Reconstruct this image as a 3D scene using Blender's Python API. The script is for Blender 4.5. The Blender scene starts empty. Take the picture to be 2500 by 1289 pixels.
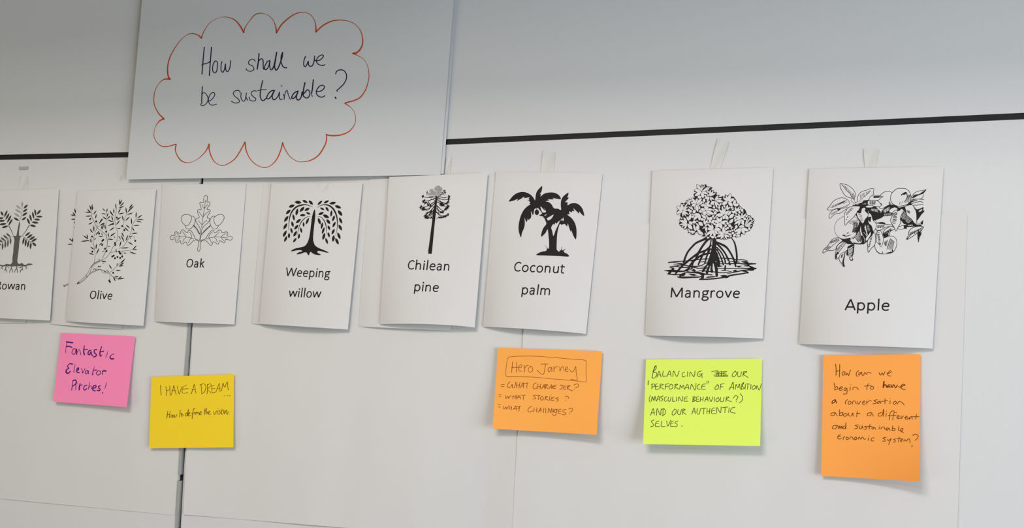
# A meeting-room wall with tree cards, sticky notes and a handwritten poster.
import bpy, math, random
from mathutils import Vector, Matrix
from mathutils.geometry import tessellate_polygon
random.seed(4)
sc = bpy.context.scene
col = sc.collection
# ---- camera ------------------------------------------------------------------------
F = 2300.0                                  # focal length in pixels of the 2500 x 1289 frame
CAM = Vector((0.0, -1.22, 1.45))            # the wall is the plane y = 0
yaw, pit, rol = math.radians(-21.0), math.radians(4.94), math.radians(3.17)
fw = Vector((math.sin(yaw)*math.cos(pit), math.cos(yaw)*math.cos(pit), math.sin(pit)))
r0 = Vector((math.cos(yaw), -math.sin(yaw), 0)); u0 = r0.cross(fw)
cr, sr = math.cos(rol), math.sin(rol)
RT, UP = cr*r0 + sr*u0, -sr*r0 + cr*u0
cam = bpy.data.cameras.new('camera'); co = bpy.data.objects.new('camera', cam); col.objects.link(co)
cam.sensor_width = 36; cam.lens = F/2500*36; cam.clip_start = .05
M = Matrix((RT, UP, -fw)).transposed().to_4x4(); M.translation = CAM
co.matrix_world = M; sc.camera = co
# ---- light and exposure ------------------------------------------------------------
sc.view_settings.view_transform = 'Standard'; sc.view_settings.look = 'None'
sc.view_settings.gamma = 1; sc.view_settings.use_curve_mapping = False
sc.view_settings.exposure = 0.0
w = bpy.data.worlds.new('world'); sc.world = w; w.use_nodes = True
w.node_tree.nodes['Background'].inputs[0].default_value = (1, .965, .93, 1)
w.node_tree.nodes['Background'].inputs[1].default_value = WORLD = 0.02
def area(name, loc, target, sx, sy, power, colr):
    l = bpy.data.lights.new(name, 'AREA'); l.shape = 'RECTANGLE'; l.size = sx; l.size_y = sy
    l.energy = power; l.color = colr
    o = bpy.data.objects.new(name, l); o.location = loc
    o.rotation_euler = (Vector(target)-Vector(loc)).to_track_quat('-Z', 'Y').to_euler()
    col.objects.link(o); return o
area('window_light', (3.4, -2.1, 1.25), (0.0, 0, 1.2), 2.4, 1.5, 137, (.80, .89, .99))
area('left_fill', (-3.0, -2.6, 1.0), (-0.3, 0, 0.9), 2.0, 1.5, 17, (1, .88, .60))  # warm soft fill, added to lift the left of the wall
area('ceiling_lamp', (-0.5, -1.90, 2.62), (-0.3, 0, 0.9), 0.9, .3, 20.5, (1, .88, .83))
area('ceiling_lamp', (-0.9, -3.0, 2.66), (-0.3, 0, 0.8), 1.4, .6, 15, (1, .99, .85))
# ---- helpers -----------------------------------------------------------------------
def px(x, y, h=0.0):
    "the point h metres in front of the wall that photograph pixel (x, y) shows"
    d = RT*((x-1250)/F) - UP*((y-644.5)/F) + fw
    return CAM + d*((-h-CAM.y)/d.y)
def mat(name, rgb, rough=.9, spec=.15, noise=0, nscale=30, bump=0, bscale=400):
    m = bpy.data.materials.new(name); m.use_nodes = True
    nt = m.node_tree; b = nt.nodes['Principled BSDF']
    b.inputs['Roughness'].default_value = rough
    b.inputs['Specular IOR Level'].default_value = spec
    b.inputs['Base Color'].default_value = (*rgb, 1)
    tc = nt.nodes.new('ShaderNodeTexCoord')
    if noise:
        n = nt.nodes.new('ShaderNodeTexNoise'); n.inputs['Scale'].default_value = nscale
        n.inputs['Detail'].default_value = 4; nt.links.new(tc.outputs['Object'], n.inputs['Vector'])
        r = nt.nodes.new('ShaderNodeMix'); r.data_type = 'RGBA'
        r.inputs['A'].default_value = (*[c*(1-noise) for c in rgb], 1)
        r.inputs['B'].default_value = (*[min(1, c*(1+noise)) for c in rgb], 1)
        nt.links.new(n.outputs['Fac'], r.inputs['Factor']); nt.links.new(r.outputs['Result'], b.inputs['Base Color'])
    if bump:
        n = nt.nodes.new('ShaderNodeTexNoise'); n.inputs['Scale'].default_value = bscale
        nt.links.new(tc.outputs['Object'], n.inputs['Vector'])
        q = nt.nodes.new('ShaderNodeBump'); q.inputs['Strength'].default_value = bump; q.inputs['Distance'].default_value = .0004
        nt.links.new(n.outputs['Fac'], q.inputs['Height']); nt.links.new(q.outputs['Normal'], b.inputs['Normal'])
    return m
def wall_mat():
    "off-white vinyl with a fine vertical rib"
    m = mat('ribbed_vinyl', (.68, .68, .675), .6, .25)
    nt = m.node_tree; b = nt.nodes['Principled BSDF']; tc = nt.nodes['Texture Coordinate']
    mp = nt.nodes.new('ShaderNodeMapping'); nt.links.new(tc.outputs['Object'], mp.inputs['Vector'])
    mp.inputs['Scale'].default_value = (1, 1, .06)
    mp.inputs['Rotation'].default_value = (0, math.radians(-1.2), 0)
    n = nt.nodes.new('ShaderNodeTexNoise'); n.inputs['Scale'].default_value = 620; n.inputs['Detail'].default_value = 1
    nt.links.new(mp.outputs[0], n.inputs['Vector'])
    wv = nt.nodes.new('ShaderNodeTexWave'); wv.inputs['Scale'].default_value = 290; wv.inputs['Distortion'].default_value = 4
    nt.links.new(mp.outputs[0], wv.inputs['Vector'])
    a = nt.nodes.new('ShaderNodeMath'); a.operation = 'ADD'
    nt.links.new(n.outputs['Fac'], a.inputs[0]); nt.links.new(wv.outputs['Fac'], a.inputs[1])
    q = nt.nodes.new('ShaderNodeBump'); q.inputs['Strength'].default_value = .06; q.inputs['Distance'].default_value = .0006
    nt.links.new(a.outputs[0], q.inputs['Height']); nt.links.new(q.outputs['Normal'], b.inputs['Normal'])
    return m
PAPER = mat('printer_paper', (.69, .68, .665), .85, .12, .02, 14, .1, 300)
CHART = mat('flip_chart_paper', (.69, .685, .665), .9, .1, .02, 6, .12, 120)
POST = mat('poster_paper', (.64, .65, .65), .85, .12, .02, 6, .1, 120)
WALL = wall_mat()
BLACK = mat('black_joint', (.012, .012, .012), .6, .3)
ALU = mat('grey_edge', (.34, .345, .34), .4, .4, .1, 60)
TAPE = mat('masking_tape', (.665, .66, .625), .7, .2, .03, 40)
K = mat('printer_ink', (.010, .010, .009), .6, .2)
G = mat('grey_ink', (.11, .108, .098), .8, .1)
Hm = mat('faded_ink', (.36, .36, .34), .8, .1)
DK = mat('dark_grey_ink', (.052, .050, .044), .8, .1)
INK = {'k': K, 'g': G, 'h': Hm, 'd': DK}
PURPLE = mat('purple_marker', (.030, .012, .062), .6, .2)
REDPEN = mat('orange_red_marker', (.50, .075, .022), .6, .2)
def link(name, verts, faces, mats, midx=None, parent=None, smooth=False):
    me = bpy.data.meshes.new(name)
    c = sum((Vector(v) for v in verts), Vector())/max(1, len(verts)) if parent is None else parent['_c']
    c = Vector(c)
    me.from_pydata([Vector(v)-c for v in verts], [], faces)
    for m in (mats if isinstance(mats, list) else [mats]): me.materials.append(m)
    if midx: me.polygons.foreach_set('material_index', midx)
    if smooth: me.polygons.foreach_set('use_smooth', [True]*len(me.polygons))
    me.update()
    o = bpy.data.objects.new(name, me); col.objects.link(o)
    if parent is None: o.location = c; CENT[o.name] = c
    else: o.parent = parent['o']
    return o
CENT = {}
def child_of(o): return {'o': o, '_c': CENT[o.name]}
def tag(o, label, cat, group=None, kind=None):
    o['label'] = label; o['category'] = cat
    if group: o['group'] = group
    if kind: o['kind'] = kind
    return o
class Sheet:
    "a sheet of paper: four corner pixels and its stand-off from the wall h(u, v)"
    def __init__(s, tl, tr, br, bl, h, bow=0, lean=None):
        s.c = [Vector(p) for p in (tl, tr, br, bl)]; s.h = h; s.bow = bow
    def at(s, u, v):
        a = s.c[0].lerp(s.c[1], u); b = s.c[3].lerp(s.c[2], u); p = a.lerp(b, v)
        p.y += -s.bow*4*u*(1-u)*v
        return p
    def inv(s, x, y):
        u = v = .5
        for _ in range(6):
            p = s.at(u, v); e = 1e-3
            du = (s.at(u+e, v)-p)/e; dv = (s.at(u, v+e)-p)/e
            rx, ry = x-p.x, y-p.y; det = du.x*dv.y-dv.x*du.y
            u += (rx*dv.y-dv.x*ry)/det; v += (du.x*ry-rx*du.y)/det
        return u, v
    def world(s, x, y, eps=0):
        u, v = s.inv(x, y)
        return px(x, y, s.h(min(1, max(0, u)), min(1, max(0, v)))+eps)
    def build(s, name, m, nu=36, nv=44, th=.00022):
        vs, fs = [], []
        for back in (0, 1):
            for j in range(nv+1):
                for i in range(nu+1):
                    u, v = i/nu, j/nv; p = s.at(u, v); q = px(p.x, p.y, s.h(u, v))
                    if back: q = q + Vector((0, th, 0))
                    vs.append(q)
        n = (nu+1)*(nv+1); I = lambda i, j, b: b*n+j*(nu+1)+i
        for j in range(nv):
            for i in range(nu):
                fs.append((I(i, j, 0), I(i, j+1, 0), I(i+1, j+1, 0), I(i+1, j, 0)))
                fs.append((I(i, j, 1), I(i+1, j, 1), I(i+1, j+1, 1), I(i, j+1, 1)))
        def rim(a, b, c, d):                       # own vertices: the rim stays a sharp cut edge
            k = len(vs); vs.extend([vs[a], vs[b], vs[c], vs[d]]); fs.append((k, k+1, k+2, k+3))
        for i in range(nu):
            rim(I(i, 0, 0), I(i+1, 0, 0), I(i+1, 0, 1), I(i, 0, 1))
            rim(I(i, nv, 0), I(i, nv, 1), I(i+1, nv, 1), I(i+1, nv, 0))
        for j in range(nv):
            rim(I(0, j, 0), I(0, j, 1), I(0, j+1, 1), I(0, j+1, 0))
            rim(I(nu, j, 0), I(nu, j+1, 0), I(nu, j+1, 1), I(nu, j, 1))
        o = link(name, vs, fs, m, smooth=True)
        # sharp rim so that the face of the sheet shades as one surface
        nf = nu*nv*2; me = o.data
        for p in me.polygons: p.use_smooth = p.index < nf
        return o
# ---- ink ---------------------------------------------------------------------------
def pts(toks): return [Vector([float(a) for a in t.split(',')]) for t in toks]
def spline(P, closed=False, step=3.0):
    n = len(P)
    if n < 3 and not closed: return list(P)
    out = []
    for i in range(n if closed else n-1):
        p1, p2 = P[i], P[(i+1) % n]
        p0 = P[i-1] if (closed or i > 0) else p1*2-p2
        p3 = P[(i+2) % n] if (closed or i+2 < n) else p2*2-p1
        k = max(2, min(14, int((p2-p1).length/step)))
        for j in range(k):
            t = j/k
            out.append(.5*((2*p1)+(p2-p0)*t+(2*p0-5*p1+4*p2-p3)*t*t+(3*p1-p0-3*p2+p3)*t*t*t))
    if not closed: out.append(P[-1].copy())
    return out
class Ink:
    "collects flat ink marks (in photograph pixels) and lays them on a sheet"
    def __init__(s, inks, paper): s.inks = inks; s.paper = paper; s.tris = []; s.layer = 0; s.last = None; s.step = 8e-6; s.maxe = 7.5
    def tone(s, k):
        if s.last is not None and k != s.last: s.layer += 1
        s.last = k
    def poly(s, P, k):
        if len(P) < 3: return
        s.tone(k)
        try: T = tessellate_polygon([[Vector((p.x, p.y, 0)) for p in P]])
        except Exception: return
        for t in T: s.tris.append((P[t[0]], P[t[1]], P[t[2]], k, s.layer))
    def ribbon(s, P, W, k, caps=True):
        s.tone(k)
        Q = [P[0]]; V = [W[0]]
        for p, w_ in zip(P[1:], W[1:]):
            if (p-Q[-1]).length > 1e-4: Q.append(p); V.append(w_)
        if len(Q) < 2:
            s.disc(Q[0], V[0]/2, V[0]/2, 0, k); return
        L, R_ = [], []
        for i, p in enumerate(Q):
            a = Q[max(0, i-1)]; b = Q[min(len(Q)-1, i+1)]; d = (b-a)
            if d.length < 1e-6: d = Q[i]-a if i else b-Q[i]
            d = d.normalized() if d.length > 1e-6 else Vector((1, 0)); nrm = Vector((-d.y, d.x))*V[i]/2
            L.append(p+nrm); R_.append(p-nrm)
        for i in range(len(Q)-1):
            s.tris.append((L[i], R_[i], R_[i+1], k, s.layer)); s.tris.append((L[i], R_[i+1], L[i+1], k, s.layer))
        if caps:
            for p, w_ in ((Q[0], V[0]), (Q[-1], V[-1])): s.disc(p, w_/2, w_/2, 0, k, 8)
    def disc(s, c, rx, ry, ang, k, n=14):
        s.tone(k); a = math.radians(ang); P = []
        for i in range(n):
            t = 2*math.pi*i/n; x, y = rx*math.cos(t), ry*math.sin(t)
            P.append(c+Vector((x*math.cos(a)-y*math.sin(a), x*math.sin(a)+y*math.cos(a))))
        for i in range(1, n-1): s.tris.append((P[0], P[i], P[i+1], k, s.layer))
    def leaf(s, a, b, w_, k):
        d = b-a; n = Vector((-d.y, d.x)).normalized()*w_/2
        prof = [(0, .0), (.12, .42), (.3, .86), (.5, 1), (.7, .84), (.88, .45), (1, 0)]
        P = [a+d*t+n*q for t, q in prof]+[a+d*t-n*q for t, q in prof[-2:0:-1]]
        s.poly(P, k)
    def draw(s, text, ink='k', off=(0, 0), wm=1.0):
        rows = text.strip().split('\n'); ox, oy, scl = [float(a) for a in rows[0].split()]
        T = lambda P: [Vector((ox+off[0]+p.x/scl, oy+off[1]+p.y/scl)) for p in P]
        for row in rows[1:]:
            t = row.split()
            if not t: continue
            c, k = t[0][0], (t[0][1:] or ink)
            if c == 'S':
                P = spline(T(pts(t[2:])), step=1.2); s.ribbon(P, [wm*float(t[1])/scl]*len(P), k)
            elif c == 'V':
                ws = [wm*float(a)/scl for a in t[1].split(',')]; P = spline(T(pts(t[2:])), step=1.2)
                n = len(P); W = []
                for i in range(n):
                    q = i/(n-1)*(len(ws)-1); j = min(len(ws)-2, int(q)); W.append(ws[j]+(ws[j+1]-ws[j])*(q-j))
                s.ribbon(P, W, k)
            elif c == 'P': s.poly(spline(T(pts(t[1:])), True, 3), k)
            elif c == 'L': s.poly(T(pts(t[1:])), k)
            elif c == 'F': a, b = T(pts(t[1:3])); s.leaf(a, b, float(t[3])/scl, k)
            elif c == 'O':
                p = T(pts(t[1:2]))[0]; s.disc(p, float(t[2])/scl, float(t[3])/scl, float(t[4]), k)
            elif c == 'R':
                cc = T(pts(t[1:2]))[0]; w_ = float(t[2])/scl
                tips = T(pts(t[3:])); e = 6.5/scl
                for tip in tips:
                    d = (tip-cc).normalized(); s.leaf(cc, tip+d*e*1.6, w_*1.28+2.2*e, ink)
                for tip in tips:                                   # no leaf reaches over its neighbours
                    gap = min([abs((tip-cc).angle(q-cc)) for q in tips if q is not tip] or [2])
                    gap = max(gap, .22); lim = 2*math.tan(min(gap, 1.6)/2)*(tip-cc).length*.5
                    s.leaf(cc.lerp(tip, .05), cc.lerp(tip, 1.02), min(w_*1.24, lim*1.12-e*.5), k)
            elif c in 'ZY':
                if c == 'Z': P = spline(T(pts(t[2:])), True, 2); s.poly(P, 'w'); s.ribbon(P+[P[0]], [wm*float(t[1])/scl]*(len(P)+1), ink)
                else: s.poly(spline(T(pts(t[1:])), True, 2), ink)
            elif c == 'H':
                w_, n = float(t[1])/scl, int(t[2]); a, b, d, e = T(pts(t[3:7]))
                for i in range(n):
                    q = (i+.5)/n; A = a.lerp(b, q); B = d.lerp(e, q+random.uniform(-.03, .03)); B = A.lerp(B, random.uniform(.8, 1.02))
                    m = A.lerp(B, .5)+Vector((random.uniform(-.4, .4), random.uniform(-.4, .4)))
                    s.ribbon(spline([A, m, B], step=1.5), [w_]*len(spline([A, m, B], step=1.5)), k, False)
    def build(s, name, sheet, obj, th=9e-5):
        keys = list(s.inks); mats = [s.inks[k] for k in keys]+[s.paper]
        ix = {k: i for i, k in enumerate(keys)}; ix['w'] = len(keys)
        vs, fs, mi, cache = [], [], [], {}
        def vid(p, lay):
            key = (round(p.x, 3), round(p.y, 3), lay)
            if key not in cache:
                cache[key] = len(vs); vs.append(sheet.world(p.x, p.y, th+lay*s.step))
            return cache[key]
        st = list(s.tris)
        while st:
            a, b, c, k, lay = st.pop()
            e = [(a-b).length, (b-c).length, (c-a).length]; m = max(e)
            if m > s.maxe:
                if e[0] == m: q = (a+b)/2; st += [(a, q, c, k, lay), (q, b, c, k, lay)]
                elif e[1] == m: q = (b+c)/2; st += [(b, q, a, k, lay), (q, c, a, k, lay)]
                else: q = (c+a)/2; st += [(c, q, b, k, lay), (q, a, b, k, lay)]
                continue
            if (b-a).cross(c-a) > 0: b, c = c, b      # face the room
            f = (vid(a, lay), vid(b, lay), vid(c, lay))
            if len(set(f)) == 3: fs.append(f); mi.append(ix[k])
        used = sorted(set(mi)); mats = [mats[i] for i in used]; mi = [used.index(i) for i in mi]
        return link(name, vs, fs, mats, mi, parent=child_of(obj))
# ---- the printed lettering: a light humanist sans drawn from centre lines -------------
GL = {  # advance, strokes (smooth unless it starts with !)
 'a': (.479, ['.09,.375 .15,.42 .23,.432 .31,.41 .345,.34 .347,.25 .347,.0', '.347,.262 .26,.262 .15,.24 .098,.17 .092,.11 .13,.04 .2,.022 .28,.05 .345,.115']),
 'c': (.423, ['.372,.385 .31,.42 .24,.43 .15,.395 .095,.31 .085,.22 .105,.11 .16,.045 .24,.024 .31,.04 .372,.08']),
 'e': (.498, ['!.09,.245 .415,.245', '.415,.245 .41,.34 .36,.405 .265,.432 .17,.4 .105,.32 .088,.22 .11,.11 .18,.042 .27,.024 .35,.035 .42,.062']),
 'g': (.471, ['.225,.432 .13,.405 .09,.31 .13,.22 .225,.185 .32,.22 .36,.31 .32,.4 .225,.432', '!.24,.43 .455,.43', '.135,.2 .095,.13 .125,.075 .22,.062 .33,.05 .405,.0 .405,-.07 .34,-.135 .23,-.16 .12,-.14 .065,-.085 .08,-.02 .135,.045']),
 'h': (.525, ['!.105,.0 .105,.695', '.105,.33 .18,.405 .265,.43 .35,.4 .39,.34 .402,.26 .402,.0']),
 'i': (.229, ['!.115,.0 .115,.46', '@.115,.59']),
 'k': (.455, ['!.105,.0 .105,.695', '!.105,.24 .375,.46', '!.2,.27 .4,.0']),
 'l': (.229, ['!.115,.0 .115,.695']),
 'm': (.799, ['!.105,.0 .105,.46', '.105,.33 .17,.4 .24,.43 .32,.41 .36,.35 .388,.0', '.375,.33 .45,.405 .525,.43 .61,.405 .655,.34 .675,.25 .675,.0']),
 'n': (.525, ['!.105,.0 .105,.46', '.105,.33 .18,.405 .265,.43 .35,.4 .39,.34 .402,.26 .402,.0']),
 'o': (.527, ['.264,.432 .17,.4 .105,.32 .088,.228 .105,.13 .165,.05 .264,.022 .36,.05 .42,.13 .44,.228 .42,.32 .36,.4 .264,.432']),
 'p': (.525, ['!.105,.46 .105,-.185', '.105,.34 .18,.41 .27,.432 .37,.39 .425,.3 .438,.22 .415,.12 .35,.045 .26,.022 .18,.05 .105,.12']),
 'r': (.349, ['!.105,.0 .105,.46', '.105,.33 .17,.41 .24,.432 .325,.415']),
 't': (.335, ['.13,.58 .13,.12 .15,.05 .21,.025 .305,.035', '!.02,.43 .305,.43']),
 'u': (.525, ['.12,.46 .12,.19 .135,.1 .19,.035 .26,.022 .34,.05 .415,.125', '!.42,.46 .42,.0']),
 'v': (.452, ['!.045,.46 .226,.03', '!.226,.03 .407,.46']),
 'w': (.715, ['!.05,.46 .185,.03', '!.185,.03 .357,.45', '!.357,.45 .53,.03', '!.53,.03 .665,.46']),
 'A': (.579, ['!.035,.0 .29,.63', '!.29,.63 .545,.0', '!.12,.185 .46,.185']),
 'C': (.533, ['.485,.535 .41,.59 .32,.605 .21,.565 .13,.46 .1,.32 .125,.18 .2,.07 .31,.035 .41,.05 .49,.105']),
 'M': (.855, ['!.115,.0 .13,.62', '!.13,.62 .425,.04', '!.425,.04 .725,.62', '!.725,.62 .74,.0']),
 'O': (.662, ['.332,.608 .21,.57 .125,.46 .1,.322 .12,.18 .2,.075 .33,.034 .455,.07 .54,.18 .562,.322 .54,.465 .455,.57 .332,.608']),
 'R': (.543, ['!.12,.0 .12,.63', '.12,.6 .28,.6 .39,.56 .42,.46 .38,.36 .28,.315 .12,.315', '.28,.31 .36,.26 .42,.13 .475,.0']),
 'W': (.890, ['!.04,.63 .225,.03', '!.225,.03 .445,.61', '!.445,.61 .665,.03', '!.665,.03 .85,.63']),
}
def word(ink, text, p0, p1, up, width=.084):
    adv = sum(GL[c][0] for c in text); p0 = Vector(p0); X = (Vector(p1)-p0)/adv; U = Vector(up)
    em = (abs(U.y)+X.length)/2; x = 0
    T = lambda a: p0+X*(x+a[0])+U*a[1]
    for c in text:
        for s_ in GL[c][1]:
            if s_[0] == '@':
                q = T([float(v) for v in s_[1:].split(',')]); ink.disc(q, em*.056, em*.056, 0, 'k'); continue
            sharp = s_[0] == '!'
            P = [T([float(v) for v in t.split(',')]) for t in s_.lstrip('!').split()]
            if sharp:
                ink.ribbon(P, [em*width]*len(P), 'k', False)
            else:
                P = spline(P, step=1.0); ink.ribbon(P, [em*width*.95]*len(P), 'k', False)
        x += GL[c][0]
# ---- drawings and writing: flat ink marks, traced stroke by stroke -------------------
# first line of a drawing: origin x, origin y, scale.  Commands: S width pts = round stroke;
# V w,w,w pts = stroke of varying width; P = smooth fill; L = sharp fill; F x,y x,y w = leaf;
# O x,y rx ry deg = ellipse; a letter after the command picks the ink (k black, w paper, g grey, h pale grey)
D = {}
D['cloud'] = '''0 0 1
V 3.4,1.2,2.8,4 492,93 484,86 471,82 457,85 440,99 424,122 413,145 409,168 411,187 415,193
V 4,1.3,2,2.4,3.4 415,193 400,194 388,204 379,220 375.5,240 377,256 381,266 389,279 400,290
V 4,1.2,1.6,2.4,2.6 400,290 390,295 380,308 376,325 377,337 386,351 399,358 412,357 430,352
V 3,2.4,3,1.4,1.2,2.4,3 430,352 428,366 432,378 440,390 450,396 461,397 472,394 488,384 503,368 510.5,352
V 3.2,2.8,1.6,2,2.8,3 510.5,352 511,366 517.6,385.6 527,397.6 541.6,404 556,400 573,388 585,371 598,347
V 3.4,2.2,1.8,1.8,3,3 598,347 601.6,369 611,388 625.6,402 645,409 661.6,403.6 676,388 685.6,366 690,348
V 3,2.2,1.6,1.6,2.8,3.4,3,3 690,348 695,362 707,381 724,393 738,395 757.6,391.6 777,379.6 791,359 797,343 797,328
V 3.2,3.6,3,2.4,1.6,1.2,1.2,3 797,328 803,330.4 820,331 837,328 853.6,319.6 865.6,304 868,289.6 865.6,275 856,262 842,252
V 3.4,3.2,3,2.4,2,1.6,1,1.2,2.6 842,252 851,249 865.6,245 880,237 892,220 898.5,201 901,184 899,167 894,153.6 886,143 874,136 862,130.5
V 4.6,3.6,2.4,1.4,1.8,2.6,3.4,3 862,130.5 870,129 879,121 885,107.5 885,92 879,73 865,58 848,51 829,49 812,51 793.6,59 781.6,68 771.4,78
V 3.6,1.6,1.4,2.6,3.4,3.4 771.4,78 771,63 767,48 758,36 746,31 730,31 715,37 700,48 686,62 675,80
V 4,1.6,1.2,2.4,1.6,2.6 675,80 673,65 667,49.5 655,37.5 640,32.5 630,33 620,38 608,53 599,66 595,79
V 4,3.4,2,1,1,1.6,2.8 595,79 586,63 574,49.5 560,43 545,41.5 528,46 512,56 500,73 494.5,84 492,93'''
D['question'] = '''460 80 6.25
S 17 242,222 222,440 207,632
S 17 352,222 336,420 319,652
S 15 205,492 230,478 290,462 335,434
S 15 405,432 378,480 368,560 382,600 405,612 430,585 443,510 440,450 418,428 398,438
S 15 512,440 498,500 500,575 528,602 552,550 564,475 570,560 590,592 615,575 636,510 645,425
S 13 1022,435 990,405 950,410 918,445 925,480 975,505 1000,545 985,575 940,588 895,575 880,545
S 19 1078,318 1068,430 1050,555
S 16 1055,500 1075,430 1112,397 1138,420 1140,500 1148,558
S 16 1245,425 1205,440 1165,510 1165,555 1190,560 1225,510 1243,430 1240,500 1255,562 1280,558
S 19 1280,558 1305,500 1330,390 1348,292 1330,400 1315,510 1335,568 1365,545 1405,450 1430,370 1437,300
S 17 1437,300 1418,350 1413,440 1440,510 1470,532 1500,535
S 16 1787,362 1765,420 1760,490 1782,518 1805,490 1828,435 1834,490 1860,512 1895,495 1918,430 1925,355
S 15 1925,405 1940,428 2000,418 2050,378 2058,345 2025,340 1975,375 1952,430 1975,475 2020,495 2060,498 2082,485
S 16 213,822 205,960 203,1080
S 12 205,945 225,915 258,922 288,965 298,1020 280,1070 240,1105 205,1112 178,1085
S 13 298,1045 340,1030 385,985 402,940 390,914 360,915 325,955 305,1015 312,1065 340,1098 380,1105 430,1088
S 13 790,915 775,885 740,878 700,895 685,930 710,970 760,1010 778,1045 755,1068 710,1072 655,1045
S 13 805,918 800,975 815,1025 845,1045 870,1010 885,915 880,980 905,1030
S 13 1040,890 1000,885 965,905 960,940 990,975 1028,1008 1020,1035 985,1042 940,1025 925,980
S 17 1133,730 1108,840 1095,960 1115,1020 1145,1036 1185,1000
S 12 1060,880 1120,872 1190,868
S 17 1315,880 1270,885 1220,930 1195,990 1215,1010 1260,975 1300,900 1312,885 1280,960 1290,1015 1320,1020
S 15 1320,1020 1365,970 1390,905 1385,975 1400,1015 1430,1012
S 17 1418,810 1426,812
S 15 1450,940 1462,975 1460,1015
S 12 1462,970 1490,890 1508,880 1525,950 1558,1020
S 18 1672,890 1620,915 1580,970 1582,1002 1620,990 1660,930 1672,893 1648,970 1655,1015 1685,1025 1720,980 1735,900
S 20 1778,762 1760,850 1750,950
S 17 1742,930 1770,920 1815,870 1850,900 1850,950 1825,990 1790,992 1755,965 1738,920
S 19 1907,716 1892,850 1880,920
S 12 1880,920 1882,950 1892,972
S 16 1958,898 2010,893 2060,860 2075,820 2040,800 1995,820 1955,880 1955,930 1990,970 2040,982 2080,962
S 16 2248,625 2262,590 2310,566 2370,577 2408,630 2410,700 2370,780 2300,850 2266,880 2273,893
S 22 2240,985 2250,1000'''
D['rowan'] = '''0 480 6.4429
Pg 305,395 315,440 302,520 300,600 312,618 348,612 330,630 316,650 304,720 296,820 282,930 272,1010 285,1048 310,1060 345,1042 375,1070 410,1072 445,1052 512,1060 498,1074 440,1085 395,1098 345,1094 280,1092 200,1098 110,1090 70,1096 20,1096 -40,1072 -60,1068 0,1070 60,1078 105,1056 160,1066 192,1032 196,950 208,880 212,800 226,690 222,655 208,626 236,618 258,612 272,540 290,450
Vg 6,14 352,612 400,550 460,452
Vg 6,14 214,624 180,540 140,462
Vg 5,8 222,622 170,632 130,660 60,712
Vg 5,8 340,622 400,650 450,690 490,722
Vg 16,13,10 100,1092 88,1130 100,1160 106,1192
Vg 14,10 92,1135 70,1166
Vg 15,12,8 180,1092 176,1130 156,1160 152,1196
Vg 13,9 178,1130 196,1160 198,1190
Vg 16,12,9 262,1092 264,1130 272,1160 272,1196
Vg 13,9 262,1130 240,1156 230,1190
Vg 15,12 345,1090 350,1140 324,1160 318,1188
Vg 12,8 345,1140 364,1156
Vg 13,8 400,1090 415,1118 402,1142
Vg 10,7 412,1118 432,1122
Vg 14,8 45,1090 30,1118 40,1146
Vg 10,7 30,1120 8,1130
Vg 12,8 120,1100 140,1124
Vg 12,8 330,1104 316,1120 290,1100
F 425,335 470,440 34
F 468,278 495,392 32
F 508,235 535,350 30
F 545,192 566,305 30
F 642,205 582,282 34
F 670,315 566,314 30
F 636,368 534,354 32
F 608,414 498,400 36
F 566,470 468,446 36
F 118,212 64,326 30
F 148,258 86,366 30
F 178,290 110,414 32
F 198,346 132,456 30
F 10,230 52,302 34
F -44,345 62,334 32
F -30,388 80,376 34
F -14,440 106,424 36
F 26,492 128,460 34
F 212,328 300,380 34
F 340,372 416,322 32
F 348,304 432,248 34
F 360,244 432,190 32
F 370,188 438,126 32
Fh 352,76 344,170 34
Fh 250,134 330,196 32
Fh 236,196 332,256 34
Fh 218,258 318,320 34
Sh 10 305,384 330,320 345,240 350,170
F 393,622 476,558 32
F 424,655 514,590 34
F 458,682 552,624 34
F 490,710 582,658 34
F 506,722 570,776 40
F 382,636 356,754 30
F 412,660 396,786 32
F 452,690 432,804 30
F 488,716 476,830 30
Fg 96,574 164,634 30
Fg 48,604 124,664 32
Fg 8,640 86,698 32
Fg -40,668 48,722 34
Fg -50,780 24,742 32
Fg 166,636 166,756 28
Fg 128,664 120,796 28
Fg 86,692 80,814 30
Fg 44,722 38,840 30'''
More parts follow.
